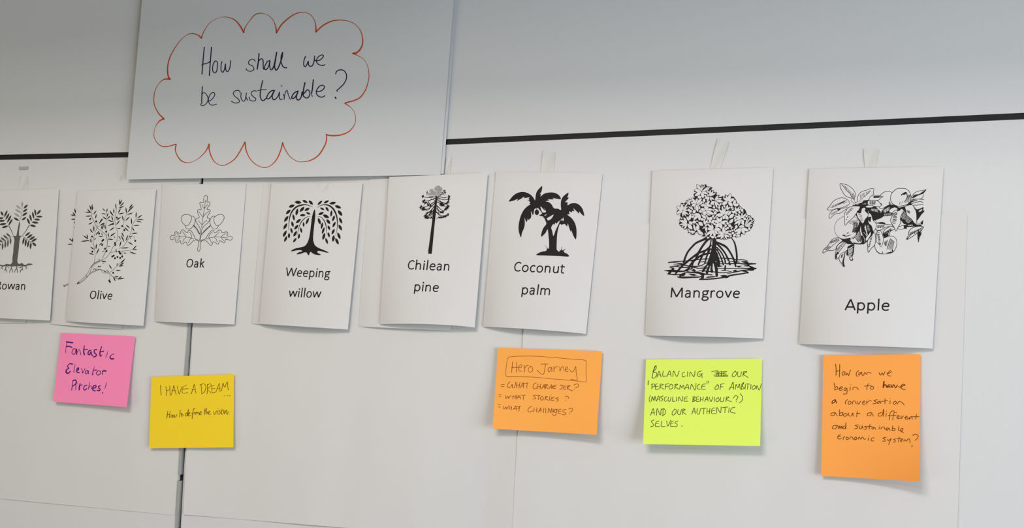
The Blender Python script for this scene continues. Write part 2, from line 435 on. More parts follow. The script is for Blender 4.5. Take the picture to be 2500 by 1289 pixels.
D['oak'] = '''400 465 8.0556
S 9 722,762 680,690 636,620 628,590 640,548 690,542 692,500 665,440 665,395 690,375 732,380 728,330 708,270 715,235 745,228 780,240 785,150 800,108 825,102 850,110 860,140 848,230 885,222 908,245 895,290 860,340 850,375 890,375 914,400 895,450 860,500 858,545 890,548 896,590 850,650 790,700 752,755
S 8 820,190 803,320 775,500 755,620 742,732
S 8 750,270 792,352 862,272
S 8 685,410 768,512 830,450 892,410
S 8 678,592 752,668 800,620 848,592
S 9 722,762 718,830 724,860 716,880 706,960 690,1005 682,1060 664,1180 706,1180 718,1030 738,1012
S 9 752,755 738,830 742,860 728,900 722,960 724,1000
S 9 545,550 535,505 490,478 430,472 375,490 344,540 350,600 390,660 430,688 470,690 510,640 540,580 545,550
S 9 418,690 430,730 480,758 540,740 590,680 615,610 612,560 590,520 555,504 532,508
S 11 580,690 640,760 700,860
S 9 590,690 650,745 706,850
S 9 985,560 1000,520 1060,482 1130,470 1178,500 1182,560 1140,630 1090,680 1040,690 1005,650 985,600 985,560
S 9 1010,508 970,506 930,535 908,590 912,660 950,730 1000,758 1050,740 1076,690
S 11 912,690 820,770 742,870
S 8 912,705 840,770 748,858
S 9 684,1000 660,970 620,950 590,880 540,800 505,780 478,795 468,832 430,815 395,780 360,776 336,805 330,845 290,835 245,810 215,825 218,882 160,885 128,915 135,955 160,968 226,952 232,1000 250,1024 290,1012 326,985 336,1035 365,1050 400,1030 440,1010 455,1050 475,1078 520,1050 570,1000 620,975 660,980 684,1000
S 8 192,922 260,914 330,914 430,914 520,930 592,956
S 8 240,830 318,914 255,992
S 8 370,812 436,912 395,960 372,1008
S 8 508,815 542,880 545,930 510,970 480,1028
S 9 728,1000 760,970 812,955 850,900 900,830 955,780 985,800 995,832 1035,820 1080,780 1125,785 1138,825 1180,825 1235,812 1260,845 1240,890 1300,898 1345,925 1330,970 1290,975 1215,960 1205,1010 1180,1030 1140,1005 1090,990 1080,1040 1050,1055 1010,1020 970,1012 950,1060 925,1080 890,1050 830,990 780,980 738,1000
S 8 828,958 890,936 1000,915 1130,918 1260,934
S 8 1232,832 1130,916 1185,996
S 8 1092,818 998,914 1032,960 1046,1008
S 8 955,815 900,870 886,930 920,980 930,1030'''
D['willow'] = '''680 475 8.0588
P 710,290 724,370 718,480 700,620 688,740 680,860 690,930 720,1000 790,1050 900,1095 984,1136 960,1146 860,1120 790,1108 762,1122 775,1150 838,1182 790,1192 720,1180 660,1150 636,1128 618,1140 600,1188 576,1188 560,1150 520,1136 450,1160 370,1178 356,1166 400,1136 470,1112 430,1092 370,1096 300,1110 245,1118 270,1086 340,1058 440,1036 510,1014 560,960 596,870 618,760 636,620 652,480 676,370
V 4,16,28,30,26,18,10,5 672,246 600,215 520,200 440,210 350,245 275,320 225,430 205,560 194,695
V 4,14,27,32,30,22,14,8,5 760,258 830,215 910,200 990,215 1070,275 1125,370 1155,490 1155,640 1140,740 1122,808
V 4,10,16,16,12,8,4 628,430 560,440 490,490 430,570 395,670 376,760 370,798
V 4,10,16,17,14,10,4 760,432 820,438 870,475 915,550 940,650 946,790
F 316,146 450,158 64
F 470,112 574,160 50
F 594,116 676,200 56
F 200,248 318,205 58
F 144,385 240,295 54
F 110,538 192,420 54
F 98,685 168,562 52
F 88,838 158,704 52
F 112,934 168,812 46
F 418,340 508,240 56
F 510,318 612,262 54
F 344,414 378,274 52
F 540,350 630,390 42
F 418,408 532,402 50
F 284,382 310,515 42
F 342,562 440,478 52
F 260,524 290,640 48
F 308,690 390,592 50
F 240,652 270,765 42
F 294,828 360,714 52
F 204,864 208,752 44
F 286,942 354,850 42
F 536,590 596,458 46
F 494,640 492,538 38
F 432,644 456,756 40
F 392,876 410,768 44
F 766,206 862,118 44
F 886,172 994,116 46
F 1000,180 1132,156 56
F 1106,216 1234,268 58
F 1170,308 1252,420 62
F 1194,450 1250,572 52
F 1182,588 1246,708 56
F 1160,742 1216,880 54
F 1118,852 1182,984 56
F 816,256 902,302 38
F 928,240 986,332 46
F 1046,306 1030,438 42
F 1104,408 1060,528 46
F 1120,532 1064,646 46
F 1102,674 1046,786 50
F 1090,796 1068,930 56
F 780,396 892,350 52
F 872,398 996,458 64
F 942,484 1016,580 58
F 780,456 824,590 54
F 866,544 842,680 44
F 902,640 856,778 44
F 910,752 870,894 54
F 972,606 1010,700 46
F 972,738 1002,846 42
F 924,852 968,974 44'''
D['palm'] = '''1230 445 6.7857
P 84,318 130,250 190,195 260,166 330,160 400,180 460,220 500,270 514,300 524,270 530,210 550,150 590,100 635,60 634,110 620,160 594,200 616,190 606,240 650,200 710,176 800,168 880,190 930,235 944,280 880,272 810,262 828,282 760,282 724,284 752,298 690,315 740,326 790,365 830,430 900,438 948,460 944,380 950,300 980,240 1030,195 1072,172 1066,215 1052,250 1076,254 1056,285 1014,330 1056,330 1056,385 1100,355 1170,345 1230,360 1285,410 1315,470 1332,558 1290,530 1245,480 1250,520 1205,480 1150,430 1170,480 1130,475 1130,500 1080,480 1090,530 1050,535 1120,590 1170,660 1200,750 1205,860 1192,946 1150,880 1118,790 1116,830 1085,760 1060,680 1050,735 1020,700 996,690 960,705 930,690 910,740 895,800 885,860 878,960 876,1110 892,1130 905,1145 932,1140 918,1104 946,1130 960,1058 966,1130 1026,1098 990,1150 1050,1185 1078,1230 900,1222 700,1214 540,1206 570,1175 640,1146 700,1136 712,1085 670,1040 710,1070 722,1106 730,1080 748,1105 750,1000 742,900 725,780 690,840 620,902 630,820 660,750 705,690 690,640 660,580 630,600 654,570 582,550 634,520 596,462 576,436 556,424 532,430 505,452 492,520 480,545 452,478 455,560 440,600 402,622 405,545 398,600 374,662 345,590 348,690 330,770 300,840 286,914 260,860 244,780 250,680 280,560 330,460 400,390 440,370 420,345 440,330 384,285 425,300 410,268 430,248 340,262 340,236 290,270 210,310 240,272 160,304
Pw 606,400 650,440 690,480 666,425 700,490 640,498
Pw 824,536 790,600 738,632 712,600 760,570
Pw 712,528 690,552 672,545
Pw 925,635 905,700 860,790 822,888 800,800 785,750 820,690 830,710 860,665 866,690
O 547,498 36 46 0
S 10 545,430 546,455
Pw 984,580 992,630 976,640 962,600 940,640 970,615'''
D['pine'] = '''1010 445 7.16
V 26,30,40,44,52,58 400,240 385,380 362,560 335,780 305,1050 287,1205
L 268,1170 250,1248 318,1252 310,1180
'''
D['olive'] = '''140 470 5.3708
Vg 14,10 262,1196 330,1150 378,1100
Sw 9 268,1192 330,1146 376,1098
S 4 262,1180 320,1140 374,1092
S 4 280,1198 345,1155 392,1108
S 12 262,1198 284,1180
S 4 375,1085 400,1055 435,980 475,935 530,900 590,880 640,855 690,790 730,715 775,640 790,560 790,520 765,440 755,340 770,260 775,200
S 4 395,1105 425,1060 450,990 490,945 540,910 595,890
S 5 378,1075 385,1108 425,1070 470,1045 560,1010 640,1040 690,1070 735,1108 775,1130 870,1125
S 4 430,1050 500,1020 560,1010 600,1050 650,1058 700,1040 760,985 860,890
Sg 5 440,985 480,935 560,895
S 4 480,940 495,820 480,700 470,640 490,540 520,460 520,380
S 5 590,860 630,780 655,680 650,600 620,540 560,490 520,460 480,380 450,310 440,230
S 3 645,600 640,420 645,250
S 4 690,790 760,775 880,765 1000,750
S 4 810,735 870,700 930,610 970,500 985,420 1040,340
S 3 860,540 870,400 905,290 980,170
S 3 790,640 830,610 820,590
S 3 650,640 720,540
S 3 520,460 600,400 620,400
S 3 975,560 1010,590 1020,630
S 3 850,860 850,770
S 3 690,1075 685,1150
'''
LEAVES_OLIVE = '''425,170 445,240|457,158 452,222|468,190 455,235|395,220 440,268|372,257 445,262|376,312 450,306|508,240 472,290|510,288 500,345|412,418 462,388|430,480 466,532|478,440 480,515|548,505 500,560|345,565 398,610|388,552 398,615|320,640 400,632|380,625 430,640|438,605 442,665|506,596 478,625|438,715 485,750|513,678 505,745|545,735 510,812|418,795 480,815|595,212 630,245|655,212 645,265|585,275 640,285|665,270 650,320|598,320 650,355|690,310 650,350|560,385 600,345|585,345 545,415|620,400 560,432|575,440 590,490|605,420 590,480|622,420 630,485|690,240 720,285|740,215 742,280|695,260 740,310|712,310 730,372|665,362 750,390|668,435 745,400|690,495 750,455|785,470 832,470|765,150 770,215|818,95 815,160|845,100 810,170|872,132 820,182|868,182 800,205|828,212 795,275|870,268 795,285|830,325 770,365|815,370 770,425|900,200 905,275|982,155 940,210|998,180 940,235|965,210 920,260|982,268 915,292|850,308 870,375|942,322 890,375|1035,260 1030,335|1108,298 1045,338|1125,354 1040,352|1100,388 1030,370|970,340 975,420|1072,430 990,430|905,425 950,470|885,458 935,510|982,458 1010,508|1048,532 970,538|845,530 875,585|838,565 880,655|925,565 895,640|940,580 985,570|950,585 970,615|930,650 995,688|665,530 672,590|755,530 690,580|725,615 665,612|740,570 760,600|545,572 600,578|582,530 590,570|550,690 590,655|660,712 695,705|590,775 620,762|835,640 815,715|845,730 940,722|770,740 775,790|950,780 1040,808|1035,700 985,752|1040,742 990,755|870,790 910,800|805,570 825,610|530,875 565,872|580,900 645,910|590,925 615,928|530,980 545,955|575,965 530,980|470,1012 495,992|490,1010 525,1000|680,950 715,1005|640,1025 680,1035|605,1020 635,1052|780,960 788,920|884,872 830,935|870,925 815,955|862,958 800,965|825,1022 760,1020|800,1102 740,1108|840,1100 800,1130|875,1122 790,1138|735,1110 762,1165'''
OLIVES = '''430,348|508,378|640,512|548,538|455,578|590,632|602,622|588,686|625,736|645,768|780,330|850,440|880,492|730,412|755,662|760,686|458,775|1022,634|720,838|740,828|756,862|788,846|824,858|850,838|820,795|810,775|828,800|732,1052|680,1155|690,1172'''
# extra commands: R cx,cy w tips = rosette of leaves; Z width pts = closed outline filled with paper;
# Y = same filled black; H width n a b c d = n hatch lines from edge a-b to edge c-d
D['pine'] += '''Vh 8,4 395,240 430,215 500,205 530,185
Oh 425,110 43 32 -60
Oh 395,120 30 25 10
Oh 430,80 15 15 0
Oh 312,150 25 24 0
Oh 470,110 18 17 0
Oh 445,165 31 24 0
Oh 400,205 57 15 -10
Oh 320,200 33 21 10
Oh 270,210 25 11 0
Oh 255,190 8 7 0
Oh 350,180 21 15 0
V 12,10,7 395,250 310,262 255,265 200,262 150,240
V 12,9,7 395,270 320,300 260,320 200,325 150,320
V 14,10,7 385,330 320,370 270,400 200,430 120,430
V 14,12,7 385,350 330,400 290,440 240,470 190,480
V 14,10,7 375,400 320,470 280,510 210,540
V 13,10,7 365,450 310,540 270,570 200,590
V 12,10,7 355,500 320,560 280,590 240,620
V 10,8 350,560 310,610 270,630
V 12,10,7 400,245 450,250 530,270 600,255 636,238
V 12,9,7 405,260 460,285 520,305 600,300 640,290
V 12,10,7 405,290 440,330 500,350 570,370 630,360
V 12,10,7 400,340 460,370 520,400 580,440 630,420
V 14,10,7 395,400 440,440 480,480 540,500
V 12,10,7 390,440 430,480 470,520 520,540
V 12,8,6 385,500 430,560 480,600 520,610
V 10,8,6 385,530 430,540 480,580 560,580 610,560
V 9,7 395,250 440,300 480,340
V 9,7 385,380 410,430 430,500 440,560
V 8,6 440,600 400,640
V 9,6 430,240 490,200 520,160 534,128
V 8,6 460,232 520,200 556,180
V 7,5 465,170 500,175 520,160
V 7,6 520,215 555,222
V 7,6 525,190 555,155
V 10,6 235,150 240,180
S 9 222,178 240,182
S 9 222,198 232,198
S 9 225,220 236,222
L 262,250 340,244 330,262 270,272
V 10,8 300,290 340,300 380,320
V 10,8 260,350 300,400 340,420
V 10,8 230,360 250,400 280,420
V 9,7 285,310 260,340 240,390
V 12,10 385,460 350,500 330,560
V 9,7 400,480 450,500 480,540
S 8 300,600 330,640
S 8 210,500 260,480 300,430
S 8 230,545 300,510 330,460
'''
# tufts of needles at the branch ends: x, y, size, direction
TUFTS = '''160,250,30,200|175,330,44,215|205,360,34,240|125,435,40,200|165,455,44,225|185,475,40,250|205,590,44,200|220,610,40,230|245,625,34,260|240,540,28,220|620,250,30,-20|610,290,34,10|600,340,32,40|570,370,34,60|600,420,42,0|575,450,50,40|560,470,36,70|600,565,30,0|560,590,34,40|520,605,34,60|480,615,36,80|450,615,28,95|495,370,46,90|515,400,40,60|480,390,40,110|500,520,38,60|475,520,30,100|280,560,28,200|290,410,32,180|250,390,26,220|310,620,24,250|300,520,28,210|540,150,22,-60|550,180,20,-20'''
D['mangrove'] = '''1630 435 8.5913
L 607,124 647,143 696,210 717,122 763,172 802,122 832,181 899,177 946,200 914,233 934,267 973,258 973,291 1034,294 1026,354 1098,349 1070,392 1132,392 1137,368 1190,397 1206,332 1249,383 1307,317 1331,383 1385,387 1434,450 1458,526 1501,535 1516,593 1545,593 1570,636 1618,650 1642,689 1661,756 1691,775 1739,777 1749,833 1803,831 1788,885 1812,909 1778,972 1797,990 1744,1072 1715,1110 1618,1144 1589,1178 1540,1168 1531,1235 1482,1225 1443,1249 1385,1225 1317,1262 996,1283 899,1283 735,1262 851,1216 710,1225 763,1173 608,1129 550,1158 477,1191 496,1153 419,1149 438,1115 404,1082 443,1057 341,1060 360,1034 274,1010 235,943 263,909 247,862 278,833 263,784 244,761 193,766 205,717 186,689 225,665 193,593 263,607 280,517 346,526 390,497 377,464 424,468 426,435 511,430 530,409 569,406 540,358 550,325 599,301 545,279 569,253 613,253
Rw 715,285 60 612,135 722,140 780,140
Rw 715,285 56 848,178 870,240 842,330 745,418 570,370 560,240
Rw 700,285 34 900,188
Rw 880,385 52 895,240 965,255 1015,300 770,430 820,490
Rw 885,395 44 980,450 920,480
Rw 990,475 56 1062,362 1135,425 1095,590 1040,630 900,555
Rw 1000,470 46 1165,490
Rw 1268,490 60 1160,405 1220,355 1318,325 1398,432 1360,585 1140,550
Rw 1385,580 50 1415,450 1495,545
Rw 595,550 60 510,415 620,420 472,500 740,495 680,650 575,660
Rw 600,550 50 715,425 500,580 630,700
Rw 470,570 50 385,475 440,435
Rw 320,675 58 290,540 420,520 430,595 435,670 440,770 380,800 318,810 190,745 190,590
Rw 240,780 30 260,740
Rw 790,680 62 790,505 865,555 935,655 895,780 735,820 650,700
Rw 795,680 54 970,760 690,640
Rw 800,560 44 880,480 930,590 690,575
Rw 540,670 40 480,575 430,590
Rw 450,700 50 510,690 430,640
Rw 670,740 58 525,775 540,880 665,890
Rw 700,760 44 735,745 830,870
Rw 1180,765 62 1070,650 1140,580 1215,605 1320,690 1275,865 1010,780
Rw 1180,780 60 1175,860
Rw 1240,670 46 1310,600 1255,555
Rw 980,640 44 965,585 1070,700 990,680
Rw 1440,705 56 1420,605 1510,590 1545,635 1340,700
Rw 1400,740 56 1290,840
Rw 1330,680 40 1390,610 1400,640 1270,780
Rw 1545,850 62 1470,740 1550,720 1650,740 1590,690 1395,900 1400,780 1600,990
Rw 1535,870 50 1400,970 1480,1000
Rw 1385,845 50 1290,950
Rw 1615,1010 62 1690,880 1690,800 1750,810 1820,870 1805,930 1780,1000 1490,1035
Rw 1550,1040 62 1700,1110 1610,1180 1400,1130 1440,1235
Rw 1440,1180 44 1370,1215 1520,1220
Rw 410,945 62 335,820 245,880 245,975 290,1025 350,1075 515,1075
Rw 440,900 52 400,800 490,750 520,970
Rw 580,1120 56 545,960 620,985 430,1120 500,1170
Rw 620,1110 60 690,1090 640,970 750,1180
Rw 625,890 48 600,910 640,910
Rw 640,915 62 740,995
Rw 770,980 62 770,845 840,870
Rw 860,880 60 840,810 890,950 960,940 940,820
Rw 1090,930 62 1030,815 1135,815 1270,895 1235,970 1130,1060 1005,1045 960,890
Rw 980,860 44 980,815 920,960
Rw 965,1065 64 920,960 830,960 800,1060 790,1215 880,1240 990,1240 1115,1090
Rw 820,1020 50 735,1025 720,1060 800,1110
Rw 990,1090 40 1040,1175
Rw 1185,1170 62 1175,1015 1290,1100 1345,1185 1055,1120 1030,1235 1110,1280 1190,1289
Rw 1190,1170 50 1300,1240 1240,1280
Rw 1250,1070 44 1275,1020 1200,1060
Rw 1340,1010 50 1270,985 1330,1070 1370,1040
Rw 1370,1080 40 1340,1110
Rw 1440,1060 44 1440,980 1400,1050
Rw 290,860 30 300,820'''
D['mangrove_roots'] = '''1610 570 10
L 1285,60 1380,80 1390,200 1385,350 1400,500 1430,620 1470,720 1500,790 1440,820 1380,760 1300,740 1230,790 1180,780 1160,720 1210,600 1260,420 1290,250
V 50,44,40,40,44 1240,100 1080,150 900,230 800,320 700,440 640,560 590,710
V 50,46,50 1240,110 1150,180 1050,310 960,460 900,580
V 26,30,26,30 1265,130 1240,280 1180,450 1140,600 1110,720
V 36,44,46,40 1260,290 1130,410 950,480 800,590 640,720 520,830 400,970
V 36,40,40,40,34 1250,380 1130,410 1060,520 1000,640 950,760 
V 36,36,40 1240,480 1050,520 900,610 800,690
V 30,40,40 1150,500 1020,540 880,640 760,760 680,900
V 30,36,36 1240,380 1170,520 1130,640
V 40,50,40,40,40,40 1390,210 1600,310 1700,420 1780,560 1830,680 1860,800
V 40,40,36,40,40 1390,240 1500,350 1600,480 1680,640 1720,760
V 30,30,34,34 1400,340 1500,450 1580,600 1610,720 1600,900
V 30,30,34 1400,390 1470,520 1520,640 1560,760
V 26,26,30 1400,470 1440,600 1470,720
V 20,34,40,40,40 1760,110 1830,220 1870,380 1890,560 1880,720
V 50,46,50,50 1200,740 1120,830 1060,920
V 40,46,56 1240,760 1190,860 1160,960
V 40,46,60 1280,760 1270,850 1280,930
V 60,64,56 1360,740 1390,880 1400,1030
V 30,34,30 840,660 800,780 790,860
V 24,26,22,24,22,24,10 220,708 400,690 570,675 760,665 900,640 1150,620 1300,630
V 16,22,22,20,12 1420,600 1720,610 1900,640 2050,645 2160,665
V 10,24,20,24,20,14 340,760 560,770 800,800 1000,790 1100,740 1200,720
V 20,26,20,26,20,20 250,815 400,800 560,830 800,820 960,850 1150,860
V 10,50,50,30,40,14 115,910 280,910 450,920 600,920 700,870 850,870
V 14,30,20,22,50,30,20 190,990 300,1000 500,1000 640,960 900,950 1100,990 1290,1010
V 20,44,36,24,24 440,1060 540,1075 760,1070 980,1060 1090,1010
V 30,30,30,36,34,30,14 980,1120 1200,1115 1450,1090 1620,1060 1760,1020 2000,985 2175,960
V 16,26,22,20,20 960,910 1150,920 1350,940 1550,960 1750,930
V 12,26,26,20,14 1650,985 1850,940 2050,900 2200,890 2360,850
V 14,22,26,24,44,20 1430,740 1650,740 1900,730 2080,745 2200,740 2355,740
V 14,20,20,26,36 1390,850 1650,850 1950,860 2200,850 2350,855
V 10,60,44,10 2000,685 2130,710 2170,780 2060,790
V 14,60,60,14 2170,780 2250,830 2290,870 2120,890
V 14,30,24,14 1970,910 2100,925 2170,960 2060,960
V 10,26,30,10 350,715 480,730 560,750 420,790
V 10,44,40,14 260,830 340,860 300,900 220,960
V 10,60,50,20 200,985 250,960 260,920 180,910
V 30,60,60,30 620,960 600,1000 520,1020 500,1070
V 10,56,60,20 980,990 1050,1010 1050,1080 990,1120
V 10,60,70,14 1490,1030 1600,1050 1660,1060 1700,1050
L 690,985 760,980 920,990 850,1015 960,1030 860,1038 780,1025
L 1180,1050 1300,1040 1440,1050 1320,1070 1120,1085
L 1600,890 1730,890 1690,902 1600,910
L 1880,790 2030,785 1960,810 2110,825 1910,830
L 770,910 840,870 900,900 860,930
L 1780,910 1870,880 1900,930 1790,930
V 10,20,10 620,915 690,925 760,915
V 10,24,12 1020,830 1100,815 1180,830
V 10,20,10 1000,700 1080,690 1160,700
V 10,20,10 1440,690 1500,680 1560,700
V 10,24,10 1380,790 1440,810 1540,790
V 10,24,12 1500,890 1560,900 1620,860
V 10,26,14 1720,690 1800,680 1960,700
Ow 1380,690 12 10 0
Ow 1600,760 24 20 0
Ow 1500,765 24 18 0
Ow 1320,830 14 12 0
Ow 1680,690 14 12 0
Sw 16 1310,740 1315,790
Sw 14 1240,800 1230,870
Sw 12 1180,790 1160,820'''
D['apple'] = '''1995 435 10.743
Z 8 720,1005 600,1050 500,1150 460,1280 470,1420 520,1500 580,1560 700,1600 840,1580 960,1540 1050,1430 1080,1330 1100,1200 1060,1080 960,1010
H 9 11 790,1130 1060,1080 810,1180 1080,1300
H 9 9 960,1130 1080,1170 900,1500 1060,1330
L 1040,1330 1120,1120 1170,1180 1280,1150 1240,1290 1290,1440 1330,1640 1230,1730 1100,1740 960,1720 900,1600 1010,1520
Lw 1140,1250 1160,1400 1190,1490 1130,1530 1120,1400
Lw 1040,1480 1100,1390 1180,1600 1160,1690 1100,1710 980,1690 940,1610 1000,1540
H 13 9 980,1560 1130,1380 1090,1700 1190,1640
L 980,640 1150,590 1330,560 1500,560 1560,700 1560,860 1500,1010 1400,1060 1320,1150 1200,1190 1100,1120 1040,1020 980,900 900,760
L 560,1600 680,1600 860,1560 960,1720 800,1710 690,1680
L 1340,860 1500,800 1680,880 1600,1000 1400,1050
L 1250,1160 1420,1060 1560,1160 1480,1500 1420,1600 1330,1500
Z 12 605,140 700,155 800,185 930,280 990,370 1000,450 975,530 960,560 890,520 810,500 720,440 660,340 610,240
S 14 640,160 700,230 780,330 860,400 900,480 975,560
H 11 9 700,170 960,420 740,240 890,460
H 10 4 940,380 990,460 900,480 950,540
Z 12 265,820 340,720 420,610 520,550 620,515 720,525 800,570 850,640 830,690 760,730 660,770 500,800 400,830
H 12 12 380,720 790,560 400,770 680,650
S 10 340,760 420,760 560,690 640,640 700,660 780,620
Z 12 1055,600 1070,480 1120,390 1200,340 1280,320 1380,280 1490,280 1470,360 1480,420 1400,500 1350,570 1220,590 1180,620 1060,650
H 11 9 1110,440 1390,310 1120,570 1400,370
S 9 1110,590 1200,520 1290,440 1400,340
Z 11 330,1055 320,960 370,880 430,830 540,800 640,800 800,760 800,790 700,850 620,910 500,930 430,970
H 10 9 370,920 560,820 370,980 560,870
L 520,810 640,800 560,860
Z 12 735,1235 725,1100 710,960 760,860 800,790 900,740 1000,730 1120,740 1110,800 1060,880 1000,960 930,1050 830,1130
H 12 10 750,930 900,760 780,990 960,800
O 800,1020 20 12 -40
O 770,1080 16 12 -30
Z 8 890,600 920,540 980,580 990,700 940,710 950,640
Z 6 1000,650 1100,610 1200,600 1180,640 1000,680
Z 11 1040,900 1150,880 1170,800 1230,770 1270,790 1260,860 1330,930 1330,1000 1260,1080 1200,1190 1120,1100 1060,1020
H 11 7 1060,910 1160,1130 1160,890 1210,1120
L 1040,850 1150,870 1160,910 1050,910
H 10 12 1170,620 1420,580 1180,740 1400,690
Z 9 1270,740 1380,700 1460,700 1490,740 1420,770 1300,770
Lw 1330,860 1430,910 1400,930 1340,930
Z 10 1400,1160 1470,1060 1520,1100 1580,1200 1570,1400 1530,1480 1470,1400 1440,1280
H 10 9 1290,1170 1440,1460 1400,1160 1490,1460
H 9 8 1330,1010 1500,1000 1290,1100 1430,1120
Hw 8 7 1340,960 1420,950 1350,990 1470,1000
Hw 8 6 1290,1220 1330,1400 1350,1210 1400,1380
Hw 8 6 1180,660 1400,640 1190,700 1390,680
Hw 8 5 1000,670 1100,650 1010,700 1100,690
Hw 7 6 1420,1240 1500,1420 1450,1230 1530,1400
Sw 9 1180,1480 1230,1560 1250,1680
Sw 9 1220,1420 1290,1500 1300,1600
Sw 8 1250,1330 1290,1400
Hw 8 6 860,1620 960,1600 880,1690 950,1700'''
D['apple_right'] = '''2120 440 8.056
Z 9 190,360 240,290 300,240 370,222 470,245 440,330 470,430 480,490 400,490 260,560 210,520 270,480 190,420
H 8 5 400,400 460,470 400,480 440,500
Z 10 470,245 560,170 650,160 740,170 800,220 835,300 830,400 790,460 680,500 580,510 490,470 440,400 440,310
V 20,14,6 650,290 690,260 740,240 760,280 760,350 700,430
O 715,265 34 18 -30
H 7 6 790,280 830,300 700,450 800,440
H 7 3 600,430 680,400 600,490 700,460
Z 9 20,350 80,300 180,300 290,322 240,350 200,390 100,400 20,390
L 100,310 200,310 270,325 200,345 100,350
Z 9 0,400 180,405 240,470 270,490 200,520 100,510 60,490 0,490
H 8 10 20,410 150,410 30,480 130,490
L 0,540 150,530 220,590 240,650 300,560 380,490 470,480 560,500 600,540 720,510 830,440 860,480 760,520 720,560 760,690 850,780 930,860 900,910 700,860 640,790 560,560 420,620 470,640 460,690 300,710 240,750 100,800 80,740 0,680
H 8 9 260,600 400,500 270,650 430,560
Hw 8 9 290,590 410,520 310,650 420,590
Hw 7 9 60,560 200,570 40,600 190,640
Hw 8 6 300,660 450,640 310,700 450,680
Z 9 410,630 430,570 520,530 580,570 520,600 480,640
Z 10 470,700 480,640 530,590 600,600 650,560 690,590 660,660 630,750 630,840 580,930 540,1000 510,930 460,850 440,780
H 13 9 490,650 470,840 590,600 540,870
Hw 7 10 690,580 860,800 640,740 780,860
Z 10 720,520 800,490 870,490 910,560 945,640 950,760 945,850 910,850 850,770 760,690 740,600
H 10 4 750,585 780,650 820,600 830,665
Z 9 850,330 900,260 980,215 1060,205 1136,185 1070,250 1080,300 1040,360 900,370 840,370
Y 860,350 900,290 1000,270 1060,230 1136,185 1080,260 980,300 900,345
Sw 6 900,280 960,240 1040,215
S 9 820,410 900,380 1000,370 1090,385
S 9 850,460 950,430 1030,420 1075,440
S 9 830,430 920,405 960,400
V 30,20,6 800,450 880,410 960,395
S 9 890,490 960,490 1040,475 1080,485
Y 900,510 950,570 1010,560 1085,530 1075,590 1105,605 1040,680 1000,740 950,790 945,680 940,600
H 9 7 990,600 1080,560 970,700 1030,640
Hw 8 6 990,600 1060,560 990,640 1060,600
Z 9 580,930 690,890 700,950 600,965
L 690,880 830,870 940,860 1070,870 1080,780 1020,840 1050,900 930,910 760,920 750,960 700,950
Hw 9 6 770,880 870,870 780,900 880,900
Hw 9 5 940,840 1030,840 950,880 1040,880
Z 10 755,1165 790,1080 800,1010 850,950 960,910 1080,915 1040,990 960,1040 860,1110
H 12 12 810,1030 1040,940 800,1090 1050,1010
S 12 760,1160 860,1050 1080,920
V 40,10 1000,1030 985,1215
H 12 5 960,1040 1050,1010 970,1190 1040,1080
Z 10 150,880 180,840 300,830 340,870 460,880 480,910 350,920 240,980 150,970
H 9 10 170,880 330,870 170,960 300,930
L 170,860 240,830 330,840 340,870 240,860
Z 9 0,650 60,680 90,780 150,850 150,930 100,1010 60,900 0,830
H 10 6 0,720 60,720 0,800 40,830
Z 10 290,1070 310,990 370,940 450,910 520,950 430,1010 420,1100 400,1200 360,1260 310,1220
H 13 11 310,1030 450,940 330,1090 460,990
L 280,1020 330,1060 400,1040 360,1150 320,1180
H 12 8 330,1100 340,1240 410,1060 400,1180'''
D['apple_low'] = '''1995 520 9.209
Z 10 1320,620 1390,570 1500,560 1640,520 1720,530 1780,600 1790,700 1760,800 1700,880 1600,910 1500,920 1400,910 1330,840 1295,740
S 14 1330,850 1400,905 1460,912 1470,870
V 10,30,20 1560,900 1640,890 1700,870 1690,830
H 7 11 1640,560 1740,640 1540,820 1690,880
H 9 6 1500,650 1600,600 1500,700 1550,760
Z 10 1330,560 1350,420 1420,400 1460,470 1490,580 1470,690 1435,760 1390,700 1330,640
H 15 11 1340,440 1390,720 1400,430 1440,720
Z 11 1130,640 1180,560 1250,470 1290,440 1310,520 1315,620 1290,720 1220,790 1150,885 1140,760
H 13 13 1220,480 1140,780 1250,500 1190,760
Z 9 1090,570 1150,490 1200,420 1210,480 1150,590 1100,630
Z 10 130,900 150,820 230,750 290,660 340,600 400,570 480,550 540,580 600,590 560,630 500,680 430,760 420,810 350,840 220,850
H 11 12 300,640 480,560 290,700 490,620
S 10 170,820 240,820 360,720 500,610
H 11 5 160,800 260,730 220,830 320,760
Z 11 420,1040 410,950 430,840 440,760 500,690 600,640 700,660 790,660 780,710 690,760 680,830 580,900 520,960 480,1010
S 12 430,930 500,860 580,760 640,680
H 11 12 440,800 600,640 460,880 640,660
L 410,950 450,870 500,900 440,950 450,1000 420,1045
Z 10 500,970 560,900 620,890 600,1000 580,1100 620,1200 590,1200 540,1120 500,1060
L 560,1120 590,1000 640,860 600,1100 620,1195 590,1200
H 9 4 540,940 590,920 530,1030 560,1010
Y 690,770 740,740 800,700 835,700 830,800 820,900 790,1000 815,1045 770,1075 730,1040 720,970 660,940 670,840
Hw 11 10 690,800 710,1000 820,740 780,980
Lw 745,1000 780,990 790,1040 770,1055 745,1040
Y 480,550 560,580 700,600 820,680 700,700 600,640 
Lw 740,600 820,580 820,680 780,660
V 8,14,8 600,515 660,520 760,490
O 600,500 38 12 10
O 690,450 26 9 -35
H 10 6 880,300 960,330 770,440 860,460'''
